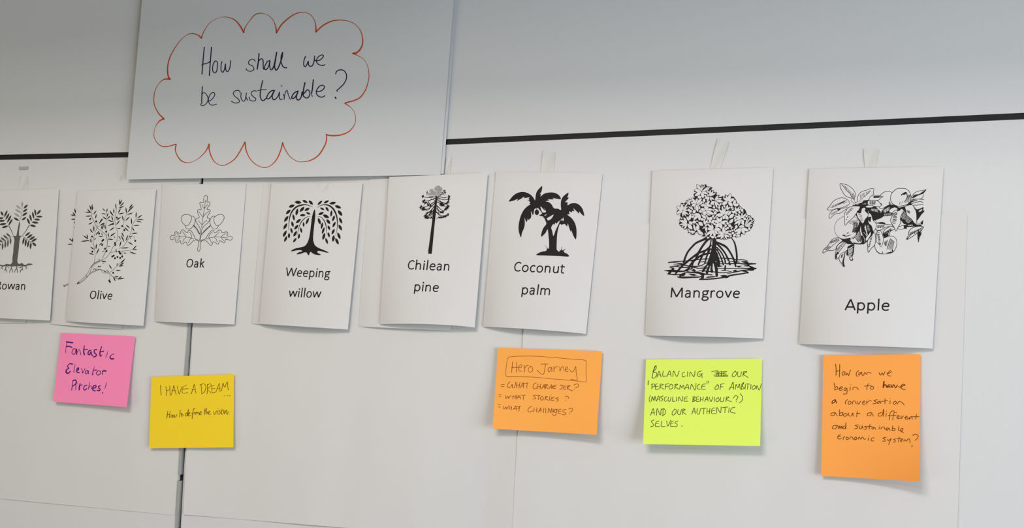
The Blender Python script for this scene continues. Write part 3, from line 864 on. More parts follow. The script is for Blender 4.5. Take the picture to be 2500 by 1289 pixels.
D['pitches'] = '''130 810 6.7857
S 26 220,168 322,180
V 10,8,12 224,180 210,260 208,345
V 24,22,16 220,245 265,240 312,262
S 13 375,285 335,285 310,335 325,372 360,360 378,290 385,380
S 12 388,285 392,375 
S 11 392,350 420,295 440,310 458,382
V 14,22,24 516,230 505,320 515,378
V 10,18 505,290 565,290
S 20 625,305 590,320 575,365 600,380 628,330 630,370 655,395
S 20 720,295 685,300 680,345 712,375 705,405 665,418
V 14,20,24,14 800,245 775,340 780,405 805,385
V 10,22 765,335 832,322
V 6,11,8 902,318 892,370 870,428
V 10,12,24,26 1012,370 975,375 940,420 965,450 1000,445
V 20,14,18 320,535 275,530 235,570 260,605
V 14,24,26,14 260,605 220,630 215,675 250,685 285,650
V 8,11,12 364,538 350,600 340,672
S 20 390,640 420,625 415,595 392,620 395,670 430,675
S 11 465,605 482,640 485,688 520,620 530,610
S 13 578,645 545,640 532,690 560,690 580,645 588,698
V 6,13,20 684,572 662,650 650,712
V 10,18 652,640 715,632
S 14 745,645 715,680 735,718 775,700 785,660 750,645
V 10,10,22 815,712 820,660 876,650
S 12 820,700 815,650 850,635 876,655
V 10,14,12 325,820 315,890 305,970
V 22,22,20,14 325,810 370,800 380,850 318,905
V 12,12 375,860 372,960
S 8 400,845 404,858
V 12,22,24 448,850 432,915 430,960
V 10,16 425,890 478,880
S 18 555,885 515,900 505,950 525,965 555,940
S 9 605,835 590,900 580,955
S 10 585,930 615,895 632,905 635,950
S 20 650,935 700,925 705,890 665,900 655,960 695,980
S 19 780,895 750,905 755,930 775,950 765,975 725,970
V 6,12,8 886,828 872,880 855,945
V 12,18 815,1000 822,1018'''
D['dream'] = '''360 905 6.4444
S 11 204,232 210,310 215,385
S 10 290,250 295,320 296,392
S 10 350,235 355,310 358,388
S 8 296,318 350,300
S 10 372,385 400,300 415,235 435,320 452,378
S 8 385,315 440,312
S 10 468,240 480,300 500,366 522,310 540,250
S 9 618,225 570,250 548,300 550,345 590,355 632,340
S 9 560,292 600,285 638,278
S 10 688,368 718,280 738,215 750,290 762,352
S 9 700,300 755,296
S 10 842,220 850,290 855,362
S 10 830,225 880,205 915,235 915,290 890,340 855,364
S 10 942,215 945,290 938,365
S 9 940,225 985,205 1000,235 945,290 985,330 1000,350
S 9 1050,230 1015,245 1020,340 1075,335
S 9 1015,285 1060,280
S 9 1080,330 1105,260 1130,200 1138,260 1142,330
S 8 1090,285 1140,275
S 10 1165,315 1178,250 1190,195 1215,260 1245,190 1260,178 1262,250 1275,305
S 13 1212,397 1216,397
S 13 1255,395 1262,396
S 13 1290,390 1298,392
V 8,12,14 320,635 312,690 305,745
V 8,10,12 358,632 350,690 345,740
S 10 312,695 350,685
S 9 385,690 368,715 380,735 395,700 400,730
S 9 410,690 402,725 425,730 430,695
S 10 430,695 432,730 450,722 465,690
S 11 516,618 512,670 505,730
S 9 512,680 540,665 545,700
S 9 545,675 530,710 550,718 562,690 545,675
S 11 625,660 598,680 600,712 625,700 645,608 630,710
S 11 640,690 668,670 660,655 640,690 650,715 680,700
S 12 745,600 728,600 715,650 708,700 702,755
S 9 690,675 745,660
S 10 750,650 745,690 765,655 775,645 778,690
S 10 780,670 800,650 812,690
S 10 812,680 850,655 840,640 820,665 825,695 850,690
S 12 905,600 902,640 900,688
S 9 893,635 925,625
S 12 930,590 925,640 922,685
S 10 922,665 942,645 948,680
S 10 950,670 985,650 975,632 955,660 965,688 1000,680
S 10 1040,640 1055,690 1080,645 1095,630
S 10 1100,635 1095,685
S 10 1145,620 1120,635 1145,655 1135,682 1110,680
S 10 1165,625 1160,685
S 10 1188,610 1160,650 1175,685 1200,650 1188,615
S 10 1215,625 1212,680 1240,625 1250,620 1245,670 1262,688 1270,640
S 8 1112,598 1116,600
S 8 1170,595 1174,597'''
D['hero'] = '''1195 840 5.6035
S 7 270,175 400,165 620,165 900,185 1150,208 1290,218 1322,240 1320,340 1325,480 1318,516 1290,518 1100,495 850,475 600,452 380,446 240,445 225,420 225,360 235,270 250,195 275,175
S 9 316,245 310,310 304,388
S 9 374,245 372,310 370,385
S 8 300,320 395,318
S 8 400,325 430,320 445,290 425,280 400,320 405,365 440,370
S 8 478,290 482,340 480,385
S 8 480,330 510,295 535,290
S 8 565,305 535,330 535,370 565,385 592,355 585,315 560,300
S 8 705,275 760,272 800,275
S 8 768,280 755,350 740,410 705,405 650,355
S 8 840,315 805,330 805,375 830,370 850,320 855,375
S 8 880,305 882,375
S 8 882,340 910,310 940,310
S 8 962,310 965,370 985,320 1010,310 1020,370
S 8 1035,350 1070,340 1065,310 1040,330 1045,375 1075,370
S 8 1095,345 1120,380 1150,370 1180,305 1185,380 1200,490 1150,485 1110,480
S 8 160,555 206,552
S 8 158,580 200,580
S 9 280,515 250,555 255,595 290,585 312,550 315,595 345,585 360,520
S 9 375,525 368,600
S 9 418,525 402,600
S 8 365,565 410,558
S 9 415,602 445,560 462,525 465,600
S 8 430,575 470,570
S 9 470,540 528,530
S 9 515,532 512,600
S 9 640,530 605,550 595,590 610,612 650,600
S 9 665,545 655,612
S 9 700,545 692,612
S 8 655,582 698,578
S 9 710,612 735,580 748,550 752,605
S 8 720,590 755,585
S 9 770,555 765,612
S 9 768,555 800,560 770,580 800,608
S 9 810,612 835,580 850,555 852,608
S 8 820,592 855,590
S 9 915,560 875,570 865,600 905,610
S 8 860,585 905,580
S 9 965,562 1012,565
S 9 995,565 990,610 960,612
S 9 1050,572 1020,580 1015,618 1045,622
S 8 1020,598 1045,595
S 9 1068,570 1062,625
S 9 1068,575 1105,568 1070,595 1110,630 1140,640
S 9 1155,560 1195,545 1220,555 1215,580 1175,600
S 10 1158,615 1162,618
S 8 125,692 160,692
S 8 132,718 158,718
S 9 215,700 225,745 250,712 262,745 285,705
S 9 325,700 322,752
S 9 300,722 345,718
S 9 355,700 352,752
S 9 368,700 372,750
S 9 375,750 400,705 430,752
S 8 385,730 425,728
S 9 425,700 492,700
S 9 465,702 462,760
S 9 640,700 600,705 620,725 635,745 590,752
S 9 648,705 695,705
S 9 675,705 668,760
S 9 715,715 695,745 715,768 740,745 720,712
S 9 765,715 758,768
S 9 765,715 795,720 765,742 805,770
S 9 825,715 820,770
S 7 840,692 843,694
S 9 885,725 850,735 845,770 885,770
S 8 850,750 880,748
S 9 945,735 905,740 925,755 945,765 920,785
S 9 1035,722 1060,712 1088,730 1075,745
S 10 1040,770 1044,772
S 8 115,830 150,832
S 8 120,862 150,862
S 9 192,850 200,890 225,860 235,890 260,850
S 9 272,845 268,895
S 9 305,850 298,900
S 8 270,875 302,872
S 9 320,900 345,870 360,845 368,905
S 8 335,885 368,880
S 9 375,855 430,850
S 9 410,855 405,915
S 10 385,880 412,870
S 9 580,850 545,870 525,905 545,928 590,915
S 9 612,870 602,930
S 9 650,870 645,930
S 8 605,905 650,898
S 9 665,935 688,905 702,870 705,930
S 8 675,912 708,908
S 9 745,875 738,940
S 9 772,875 768,942
S 9 800,940 812,880 840,940 850,880 870,935 880,890
S 9 925,890 890,900 890,935 920,920 925,890 905,970 880,975 855,955
S 9 980,890 945,900 945,945 975,950
S 8 945,920 975,918
S 9 1050,895 1010,900 1005,925 1045,945 1030,968 990,962
S 9 1085,890 1120,875 1140,890 1125,920 1100,930
S 10 1098,952 1102,954'''
D['balancing'] = '''1560 870 5.4839
S 9 215,130 190,200 180,285
S 9 190,200 225,125 230,160 195,210 235,220 235,255 205,290 170,285
S 9 240,280 270,200 295,275
S 8 250,250 290,245
S 9 325,195 318,265 368,262
S 9 375,270 410,195 432,268
S 8 385,245 428,240
S 9 452,270 465,198 505,270 540,195
S 9 612,210 580,230 585,275 622,262
S 9 652,205 650,270
S 9 680,270 688,210 735,272 752,195
S 9 838,195 795,210 780,250 810,272 840,245 845,285
S 9 800,240 850,232
S 7 970,205 1050,188
S 7 1050,188 1040,270
S 8 1010,210 1150,205
S 8 1000,250 1190,255
S 8 1010,268 1190,270
S 8 1030,230 1160,225
S 9 1070,205 1062,270
S 9 1105,200 1100,270
S 9 1140,205 1135,272
S 9 1150,205 1175,202
S 9 1150,240 1175,238
S 9 1290,200 1255,230 1250,270 1285,265 1305,225 1285,190
S 9 1325,205 1320,262 1355,268 1375,205
S 9 1400,205 1390,268
S 9 1400,205 1445,205 1400,240 1462,282
S 11 125,325 122,380
S 10 175,375 172,435
S 9 165,375 205,370 210,400 175,410
S 9 250,370 225,375 222,440 262,435
S 8 225,405 258,402
S 9 285,375 278,440
S 9 285,370 325,378 285,405 335,440
S 9 358,370 355,440
S 9 355,375 400,365
S 8 350,405 395,400
S 9 425,375 402,410 415,440 452,420 445,380 425,372
S 9 485,375 478,440
S 9 480,375 518,375 485,405 535,440
S 9 545,440 555,385 575,420 595,385 605,440
S 9 612,440 650,375 668,440
S 8 620,420 665,415
S 9 688,440 705,375 750,450 765,360
S 9 815,370 780,395 785,435 820,440
S 9 895,370 850,378 840,435 890,440
S 8 840,405 885,400
S 8 915,330 905,360
S 8 935,328 925,360
S 9 1055,380 1020,415 1025,445 1060,430 1065,390 1045,378
S 9 1095,375 1085,445
S 9 1090,375 1140,365
S 8 1085,410 1125,405
S 9 1205,450 1235,400 1260,345 1270,440
S 8 1215,420 1265,412
S 9 1290,440 1300,375 1325,420 1345,370 1355,440
S 9 1380,370 1370,440
S 9 1375,375 1405,350 1385,400 1412,425 1370,442
S 9 1425,375 1420,440
S 9 1435,370 1480,370
S 9 1460,370 1452,440
S 9 1500,375 1495,440
S 9 1545,385 1515,415 1530,445 1560,415 1545,385
S 9 1570,440 1580,390 1610,450 1640,365
S 8 155,520 138,560 140,600 152,615
S 10 165,600 178,540 200,590 215,535 230,595
S 9 235,600 265,530 280,600
S 8 245,575 280,570
S 9 325,530 290,545 318,575 295,600
S 9 370,540 340,560 345,598 380,595
S 9 395,545 390,590 415,600 430,545
S 9 455,540 448,600 485,598
S 9 505,545 500,600
S 9 525,600 535,545 575,600 585,535
S 9 650,540 615,550 605,598 655,600
S 8 612,570 645,568
S 9 725,545 720,605
S 10 722,540 755,545 725,575 755,590 718,608
S 9 800,540 772,550 770,602 810,600
S 8 770,575 805,572
S 9 825,545 820,602
S 9 862,540 855,602
S 8 822,578 860,572
S 9 880,605 912,540 925,600
S 8 890,580 925,575
S 9 940,545 965,605 990,540
S 9 1012,545 1008,605
S 9 1060,550 1030,580 1045,608 1075,585 1060,548
S 9 1095,550 1090,600 1125,602 1140,550
S 9 1170,545 1165,605
S 9 1168,545 1208,545 1170,575 1240,608
S 9 1262,560 1295,525 1325,545 1300,585
S 11 1305,605 1308,607
S 9 1355,500 1385,540 1380,590 1345,622
S 9 155,790 190,700 205,785
S 9 165,760 210,752
S 9 235,790 245,700 285,785 298,700
S 9 325,700 318,792
S 9 300,715 335,700 355,740 345,775 310,795
S 9 475,710 445,750 450,785 485,770 500,720 475,705
S 9 525,710 518,765 550,778 570,710
S 9 590,705 582,778
S 9 588,705 622,712 588,740 630,778
S 9 708,775 738,690 755,770
S 8 715,745 755,738
S 9 785,695 775,755 805,772 825,700
S 9 835,700 900,692
S 9 870,698 865,772
S 9 915,700 908,768
S 9 950,695 942,768
S 8 910,738 948,730
S 9 1020,690 980,700 975,765 1025,765
S 8 978,730 1015,725
S 9 1040,760 1045,685 1090,755 1100,675
S 9 1115,685 1190,678
S 9 1155,682 1150,755
S 9 1208,685 1200,755
S 9 1285,680 1240,695 1228,745 1290,760
S 9 205,850 165,870 185,900 200,925 155,942
S 9 270,865 230,880 222,938 275,938
S 8 228,900 262,898
S 9 305,865 298,935 350,938
S 9 370,865 385,935 425,855
S 9 460,865 430,880 425,935 465,935
S 8 428,900 460,895
S 9 522,865 480,885 510,910 505,940 475,938
S 12 574,932 577,934'''
D['conversation'] = '''2000 860 5.3692
S 10 215,155 222,230 220,300
S 10 270,160 268,240 265,322
S 9 218,250 268,242
S 9 325,250 302,270 310,302 335,285 325,250
S 9 350,255 352,300 372,275 385,305 412,230
S 9 520,240 490,265 488,310 515,310
S 9 560,260 520,275 525,300 555,270 565,305
S 9 580,305 600,265 620,290 640,265 680,275
S 9 785,265 800,300 825,270 840,300 862,255
S 9 890,280 940,265 935,242 900,270 905,305 940,310
S 10 195,405 205,450 205,495
S 9 205,460 235,450 240,480 208,490
S 9 255,480 305,465 290,450 262,480 275,500 310,490
S 9 350,465 325,480 340,505 362,470 365,530 345,548 315,545
S 9 408,455 405,500
S 8 412,425 414,428
S 9 440,490 450,460 490,460 515,490
S 9 590,445 680,435
S 9 650,410 630,440 625,490
S 9 690,445 668,465 680,485 710,475 710,450 690,445
S 20 850,385 845,420 840,460
S 14 845,440 870,425 885,460
S 14 920,425 895,440 895,460 920,445 930,460
S 14 940,425 955,460 975,425
S 13 985,430 1000,465 1025,430
S 11 1040,450 1060,455 1125,430 1100,420 1070,450 1090,480 1130,485
S 12 210,620 175,640 170,670 205,650 212,625 230,668
S 9 370,620 345,645 345,680
S 9 395,640 378,665 395,685 420,660 405,640
S 9 435,680 445,640 475,645 485,680
S 9 500,645 515,680 545,640
S 9 565,660 600,650 590,635 568,660 580,685 605,675
S 9 620,640 625,680
S 9 625,660 660,635 685,640
S 9 760,620 715,635 745,650 740,670 705,675
S 9 790,640 760,655 770,675 800,645 810,670
S 9 815,645 895,632
S 9 865,610 860,675
S 9 930,635 928,675
S 8 935,605 937,608
S 9 1000,640 970,660 985,682 1015,660 1000,640
S 9 1025,678 1045,645 1080,655 1115,688
S 9 210,790 160,800 155,830 195,825 210,795 235,830
S 9 265,755 268,800 262,830
S 9 265,800 310,790 300,825 268,828
S 9 345,800 315,820 335,840 370,820 350,800
S 9 385,795 390,830 420,835 440,795 445,838
S 9 500,775 490,845
S 9 490,800 535,800
S 9 690,790 635,800 635,830 670,830 690,800 710,838
S 9 820,790 775,805 780,835 825,825 845,745 840,840
S 9 880,800 875,842
S 9 882,772 884,775
S 9 985,770 945,775 925,820 922,885
S 9 1015,790 985,790 970,840 965,885
S 8 905,830 1010,825
S 9 1015,855 1050,840 1040,825 1020,850 1030,870 1060,865
S 9 1075,835 1075,870 1105,835
S 9 1120,860 1155,850 1145,835 1125,860 1140,878 1165,870
S 9 1180,850 1180,878 1210,840 1220,880
S 9 1220,845 1310,845
S 9 1275,815 1265,878
S 9 235,960 185,965 175,1000 215,1000 240,960 255,1000
S 9 262,1000 268,965 285,1000 295,965 308,1000
S 9 335,965 310,985 325,1005 345,985 350,920 350,1005
S 9 515,950 470,960 505,975 500,995 460,1005
S 9 530,965 530,1000 555,1000 565,965 575,1000
S 9 625,970 595,975 620,990 610,1010 585,1008
S 9 630,975 690,970
S 9 665,945 655,1008
S 9 715,980 690,990 700,1010 725,985 740,1010
S 9 790,980 782,1008
S 8 792,955 794,958
S 9 810,1008 815,985 850,980 865,1015
S 9 905,990 880,1000 890,1025 915,995 930,1025
S 9 965,965 955,1020
S 9 960,1000 995,1000 985,1025 955,1025
S 9 1045,970 1040,1020 1085,1030 1100,1000 1075,1000 1070,1035 1105,1050
S 9 280,1080 245,1100 250,1135 290,1135
S 9 250,1105 280,1100
S 9 340,1105 315,1120 315,1145
S 9 365,1110 350,1135 370,1145 385,1125 365,1110
S 9 400,1140 410,1110 435,1115 445,1145
S 10 480,1110 458,1130 475,1148 495,1130 480,1110
S 9 510,1140 525,1110 545,1140 565,1110 590,1140 610,1135
S 9 645,1120 640,1155
S 8 652,1095 654,1097
S 9 720,1120 685,1130 685,1160 715,1162
S 9 875,1115 835,1125 865,1145 860,1165 830,1165
S 9 900,1140 905,1160 940,1135
S 9 945,1130 925,1175 910,1210
S 9 1005,1135 975,1145 1000,1160 990,1178 970,1175
S 9 1020,1135 1075,1130
S 9 1050,1110 1040,1175
S 9 1065,1160 1100,1145 1085,1135 1068,1160 1085,1178
S 9 1110,1170 1120,1145 1145,1165 1160,1140 1185,1140 1190,1185
V 10,9,9,8,8 1225,1090 1260,1072 1295,1090 1290,1125 1255,1155
S 14 1210,1228 1222,1228'''
# ---- the wall: black backing, vinyl panels with a black joint between them ------------
def slab(name, poly, y0, y1, m, parent=None):
    "poly: wall points (x, z) clockwise seen from the room"
    n = len(poly); vs = [(x, y0, z) for x, z in poly]+[(x, y1, z) for x, z in poly]
    fs = [tuple(range(n)), tuple(range(2*n-1, n-1, -1))]+[(i, i+n, (i+1) % n+n, (i+1) % n) for i in range(n)]
    fs = [f[::-1] for f in fs]
    return link(name, vs, fs, m, parent=parent)
def wp(x, y): p = px(x, y); return (p.x, p.z)
back = slab('wall_back', [(-3.2, 0), (-3.2, 2.75), (2.8, 2.75), (2.8, 0)], .006, .12, BLACK); back['kind'] = 'structure'
bk = child_of(back)
mid = [(0, 384), (310, 377.8), (497, 371), (1085, 346.8), (2500, 283.2)]
hw = [6.4, 6.4, 6.4, 6.8, 8.0]
def ends(L, a, b):
    "carry a wall polyline on to x = a and x = b"
    (x0, z0), (x1, z1) = L[0], L[1]; s = (z1-z0)/(x1-x0); A = (a, z0+(a-x0)*s)
    (x0, z0), (x1, z1) = L[-2], L[-1]; s = (z1-z0)/(x1-x0); B = (b, z1+(b-x1)*s)
    return [A]+L+[B]
top = ends([wp(x, y-h) for (x, y), h in zip(mid, hw)], -3.19, 2.79)
bot = ends([wp(x, y+h) for (x, y), h in zip(mid, hw)], -3.19, 2.79)
slab('wall_panel', [(-3.19, 2.74), (2.79, 2.74)]+top[::-1], 0, .0058, WALL, bk)
# seam between the two lower panels
sl = [wp(491, 378), wp(463, 790), wp(452, 917), wp(439.5, 1095), wp(434, 1165), wp(430, 1289)]
sr_ = [wp(501, 378), wp(470, 790), wp(462, 917), wp(452.6, 1095), wp(448, 1165), wp(441.5, 1289)]
def down(L): (x0, z0), (x1, z1) = L[-2], L[-1]; return L+[(x1+(x1-x0)/(z1-z0)*(.02-z1), .02)]
sl, sr_ = down(sl), down(sr_)
lt = [p for p in bot if p[0] < sl[0][0]-.002]; rt = [p for p in bot if p[0] > sr_[0][0]+.002]
slab('wall_panel', lt+sl+[(-3.19, .02)], 0, .0058, WALL, bk)
slab('wall_panel', [rt[-1]]+[(2.79, .02)]+sr_[::-1]+rt[:-1], 0, .0058, WALL, bk)
# flush black joint strip and the grey metal edge of the left panel
slab('joint_strip', top+bot[::-1], .0012, .0059, BLACK, bk)
e1 = [wp(461, 760), wp(460.3, 790), wp(450.2, 917), wp(440, 1095), wp(436, 1158.5)]
e1r = [wp(467, 760), wp(466, 790), wp(458.5, 917), wp(446, 1095), wp(443, 1158.5)]
slab('metal_edge', e1r[::-1]+e1, -.0014, .0058, ALU, bk)
e2 = [wp(434.5, 1174), wp(430, 1258), wp(429, 1289)]; e2r = [wp(443.5, 1174), wp(437, 1258), wp(434.5, 1289)]
slab('metal_edge', e2r[::-1]+e2, -.0014, .0058, ALU, bk)
# floor, ceiling, and an unseen block added to keep the ceiling lamps off the wall's top
FL = mat('carpet', (.16, .17, .19), .95, .05, .2, 60, .3, 300); CE = mat('ceiling_paint', (.7, .7, .7), .9, .1, .02, 20)
def block(name, a, b, m):
    (x0, y0, z0), (x1, y1, z1) = a, b
    v = [(x, y, z) for z in (z0, z1) for y in (y0, y1) for x in (x0, x1)]
    f = [(0, 2, 3, 1), (4, 5, 7, 6), (0, 1, 5, 4), (2, 6, 7, 3), (0, 4, 6, 2), (1, 3, 7, 5)]
    o = link(name, v, f, m); o['kind'] = 'structure'; return o
block('floor', (-3.2, -4.2, -.1), (2.8, .12, 0), FL)
block('ceiling', (-3.2, -4.2, 2.75), (2.8, .12, 2.85), CE)
BLOCKER = block('lamp_blocker_1', (-3.1, -.63, 2.04), (2.7, 0, 2.75), CE)
# ---- large flip-chart sheets behind the cards -----------------------------------------
def wav(a, ph):
    def h(u, v):
        return .0003+a*.8*(.25+.75*min(1, max(0, (v-.3)/.5)))*(.5+.28*math.sin(9*u+1.3*v+ph)+.22*math.sin(17*u-2*v+ph*2)*v+.12*math.sin(5*v+7*u*u+ph)*(.4+v)+.10*math.sin(37*u+3.5*v+ph*3)*(.3+v)*math.sin(6*u+ph))
    return h
def chart(label, tl, tr, br, bl, h, name='flip_chart_sheet', m=CHART, nu=90, nv=50):
    s = Sheet(tl, tr, br, bl, h); o = s.build(name, m, nu, nv)
    tag(o, label, 'paper sheet', 'large sheets on the wall'); return s, o
chart('large blank off-white sheet on the wall left of the metal seam, under the pink note', (-330, 478), (486, 452), (427, 1258), (-360, 1183), wav(.0016, .4))
chart('large blank off-white sheet in the middle, right of the seam, below willow and pine cards', (489, 452), (1306, 428), (1254, 1322), (447, 1256), wav(.0036, 2.0), nu=120)
chart('large blank off-white sheet on the right, behind mangrove and apple cards', (1292, 556), (2362, 520), (2334, 1400), (1246, 1375), lambda u, v: wav(.0022, 4.1)(u, v)+.0010*max(0, 1-u*9)+.0006, nu=120)
# ---- poster ----------------------------------------------------------------------------
ps2, po2 = chart('second plain sheet showing as a thin edge right behind the question poster', (380, -80), (1119, -80), (1083, 424), (330, 430), lambda u, v: .0035+.001*v, 'poster_sheet', POST, 40, 30)
def hp(u, v): return .0075+.0035*math.sin(3.1*u+.4)*(.3+.7*v)+.0014*math.sin(8*u+3*v)+.004*(u > .5)*(u-.5)**2*v
ps = Sheet((354, -80), (1113, -80), (1075, 427), (308, 438), hp)
po = ps.build('poster', POST, 60, 44)
tag(po, 'white poster with purple handwritten question inside an orange-red cloud outline', 'poster')
i = Ink({'k': REDPEN}, POST); i.draw(D['cloud']); i.build('cloud_outline', ps, po)
i = Ink({'k': PURPLE}, POST); i.draw(D['question']); i.build('handwriting', ps, po)
# ---- tree cards ------------------------------------------------------------------------
def curl(base, lift, bulge, tip=0., k=.62):
    def h(u, v):
        A = (.72*lift+.56*bulge)*(.24+.76*v**1.25)
        return base*(.6+.4*v)+A*((1-math.exp(-4.6*u))-.80*u**2.3)+tip*(u**3)*(v**2)
    return h
def card(label, corners, h, bow=0):
    s = Sheet(*corners, h, bow); o = s.build('tree_card', PAPER)
    tag(o, label, 'card', 'tree cards in a row'); return s, o
def tree(s, o, *draws, **kw):
    i = Ink(INK, PAPER)
    for d in draws: i.draw(d, **kw)
    return i
def fill_gaps(ink, text):
    "small extra paper-white leaves in the wide black gaps of the crown"
    rnd = random.Random(8)
    rows = text.strip().split('\n'); ox, oy, scl = [float(a) for a in rows[0].split()]
    P = [(ox+p.x/scl, oy+p.y/scl) for p in pts(rows[1].split()[1:])]
    W = [t[:3] for t in ink.tris if t[3] == 'w' and t[0].y < 590]
    S = []
    for a, b, c in W: S += [a, b, c, (a+b)/2, (b+c)/2, (c+a)/2, (a+b+c)/3]
    def edge(x, y):
        r = 1e9; n = len(P); inside = False
        for k in range(n):
            (x1, y1), (x2, y2) = P[k], P[(k+1) % n]
            if (y1 > y) != (y2 > y) and x < (x2-x1)*(y-y1)/(y2-y1)+x1: inside = not inside
            t = max(0, min(1, ((x-x1)*(x2-x1)+(y-y1)*(y2-y1))/((x2-x1)**2+(y2-y1)**2+1e-9)))
            r = min(r, math.hypot(x1+t*(x2-x1)-x, y1+t*(y2-y1)-y))
        return r if inside else -1
    cand = []
    y = min(p[1] for p in P)
    while y < max(p[1] for p in P):
        x = min(p[0] for p in P)
        while x < max(p[0] for p in P):
            e = edge(x, y)
            if e > 2.4: cand.append((x, y, e))
            x += 1.6
        y += 1.6
    cand = [(min(e-.3, min(math.hypot(q.x-x, q.y-y) for q in S)), x, y) for x, y, e in cand]
    cand.sort(reverse=True); done = []
    for r, x, y in cand:
        if r < 2.1: break
        if any(math.hypot(x-a, y-b) < (r+q)*1.05 for q, a, b in done): continue
        done.append((r, x, y))
        if rnd.random() < .12: continue
        an = rnd.uniform(0, 3.14); d = Vector((math.cos(an), math.sin(an)))*r*1.12
        c = Vector((x, y)); ink.leaf(c-d, c+d, (r-.75)*2, 'w')
def name(s, o, *words):
    i = Ink(INK, PAPER)
    for w_ in words: word(i, *w_)
    i.build('printed_name', s, o)
# rear cards first
card('second folded card peeking out under the rowan card at the left edge', ((-96, 470), (86, 466), (62, 790), (-118, 783)), curl(.0014, .001, .003))
s, o = card('rear olive card mostly hidden, its left strip showing cut-off twigs', ((152, 469), (338, 466), (297, 804), (122, 791)), curl(.0014, .003, .005))
REAR = '''140 470 5.3708
'''
off = (-36, 6.5)
i = Ink(INK, PAPER)
def olive(ink, off=(0, 0), lim=None):
    ink.draw(D['olive'], off=off)
    for t in LEAVES_OLIVE.split('|'):
        a, b = [Vector((140+off[0]+float(q.split(',')[0])/5.3708, 470+off[1]+float(q.split(',')[1])/5.3708)) for q in t.split()]
        ink.leaf(b, b+(a-b)*1.12, 11.5/5.3708*min(1.25, max(.75, (a-b).length/9)), 'k')
    for t in OLIVES.split('|'):
        x, y = [float(q) for q in t.split(',')]
        ink.disc(Vector((140+off[0]+x/5.3708, 470+off[1]+y/5.3708)), 11.5/5.3708, 14/5.3708, 20, 'k')
def frag(seq, w0):
    for t in seq.split('|'):
        a, b = [Vector((140+float(q.split(',')[0])/5.3708, 470+float(q.split(',')[1])/5.3708)) for q in t.split()]
        i.leaf(b, a, w0/5.3708, 'k')
frag('225,205 240,275|256,198 244,275|200,258 238,305|174,292 234,302|178,352 240,348|152,600 200,640|198,592 206,645|130,680 205,675|180,625 208,645', 15)
i.disc(Vector((140+230/5.3708, 470+392/5.3708)), 1.9, 3, 10, 'k'); i.disc(Vector((140+223/5.3708, 470+456/5.3708)), 1.1, 2, 10, 'k')
i.draw('140 470 5.3708\nVg 3,3 78,1218 148,1185\nVg 3,3 85,1240 150,1205\nS 12 82,1222 100,1228\nVg 8,6 90,1228 140,1202')
i.build('printed_tree', s, o)
card('second folded card peeking out behind the weeping willow card', ((643, 449), (858, 447), (822, 805.5), (615, 790)), curl(.0014, .003, .006))
card('rear blank card showing as a strip left of the pine card', ((901, 437), (1128, 430), (1100, 807.5), (875, 797)), curl(.0014, .004, .008))
# front cards
s, o = card('white rowan card with a grey feathery tree, cut by the left edge', ((-42, 466), (144, 461), (122, 782.5), (-62, 774)), curl(.0046, .006, .012))
i = Ink(INK, PAPER); i.draw(D['rowan'], ink='d'); i.build('printed_tree', s, o)
name(s, o, ('Rowan', (-11.7, 706), (62.8, 708), (4, -30.5)))
s, o = card('white olive card with a leafy fruiting branch above the pink note', ((190, 467), (381, 461), (350, 795.5), (160, 784.5)), curl(.0060, .007, .013))
i = Ink(INK, PAPER); olive(i); i.build('printed_tree', s, o)
name(s, o, ('Olive', (216.6, 729.3), (274, 731.6), (5.0, -31.5)))
s, o = card('white oak card with outlined leaves and two acorns', ((397, 450), (601, 449), (572, 792), (378, 785)), curl(.0026, .007, .014))
i = Ink(INK, PAPER); i.draw(D['oak']); i.build('printed_tree', s, o)
name(s, o, ('Oak', (452.2, 652.8), (498.8, 653.3), (4.5, -32.5)))
s, o = card('white weeping willow card with a black drooping tree', ((663, 448.5), (885, 445.5), (849, 804.5), (633, 790.5)), curl(.0062, .007, .014))
i = Ink(INK, PAPER); i.draw(D['willow']); i.build('printed_tree', s, o)
name(s, o, ('Weeping', (695.8, 674.5), (805, 677.7), (4.8, -34)), ('willow', (703.4, 725), (783, 727.4), (4.6, -34)))
s, o = card('white Chilean pine card with a tall thin trunk and pale top', ((950, 432), (1191, 422), (1159, 799), (927, 791.5)), curl(.0080, .008, .016), 4)
i = Ink(INK, PAPER); i.draw(D['pine'], wm=1.18)
for cx, cy, r in ((425, 100, 60), (395, 120, 44), (430, 78, 26), (312, 145, 42), (470, 108, 30), (445, 165, 48), (400, 205, 70), (320, 200, 52), (268, 208, 36), (350, 180, 40), (480, 130, 26)):
    for n in range(16):
        an = n*.393+random.uniform(-.2, .2); c = Vector((1010+cx/7.16, 445+cy/7.16)); d = Vector((math.cos(an), math.sin(an)*.8))
        i.leaf(c+d*r*.4/7.16, c+d*r*random.uniform(.85, 1.2)/7.16, 1.5, 'h')
for t in TUFTS.split('|'):
    x, y, r, a = [float(q) for q in t.split(',')]
    c = Vector((1010+x/7.16, 445+y/7.16))
    for n in range(9):
        an = math.radians(a+(n-4)*20+random.uniform(-7, 7)); d = Vector((math.cos(an), math.sin(an)))*r/7.16*random.uniform(.8, 1.25)
        b = c-Vector((math.cos(math.radians(a)), math.sin(math.radians(a))))*r*.35/7.16
        i.leaf(b, b+d, 1.6, 'k')
i.build('printed_tree', s, o)
name(s, o, ('Chilean', (992.4, 657.6), (1099, 661), (4.5, -35.5)), ('pine', (1008.5, 710.4), (1071.5, 712.6), (4.5, -35.5)))
s, o = card('white coconut palm card with two black palms, above the landscape orange note', ((1211, 419), (1471, 423), (1430.5, 815), (1179, 797.5)), curl(.0026, .009, .017), 2)
i = Ink(INK, PAPER); i.draw(D['palm']); i.build('printed_tree', s, o)
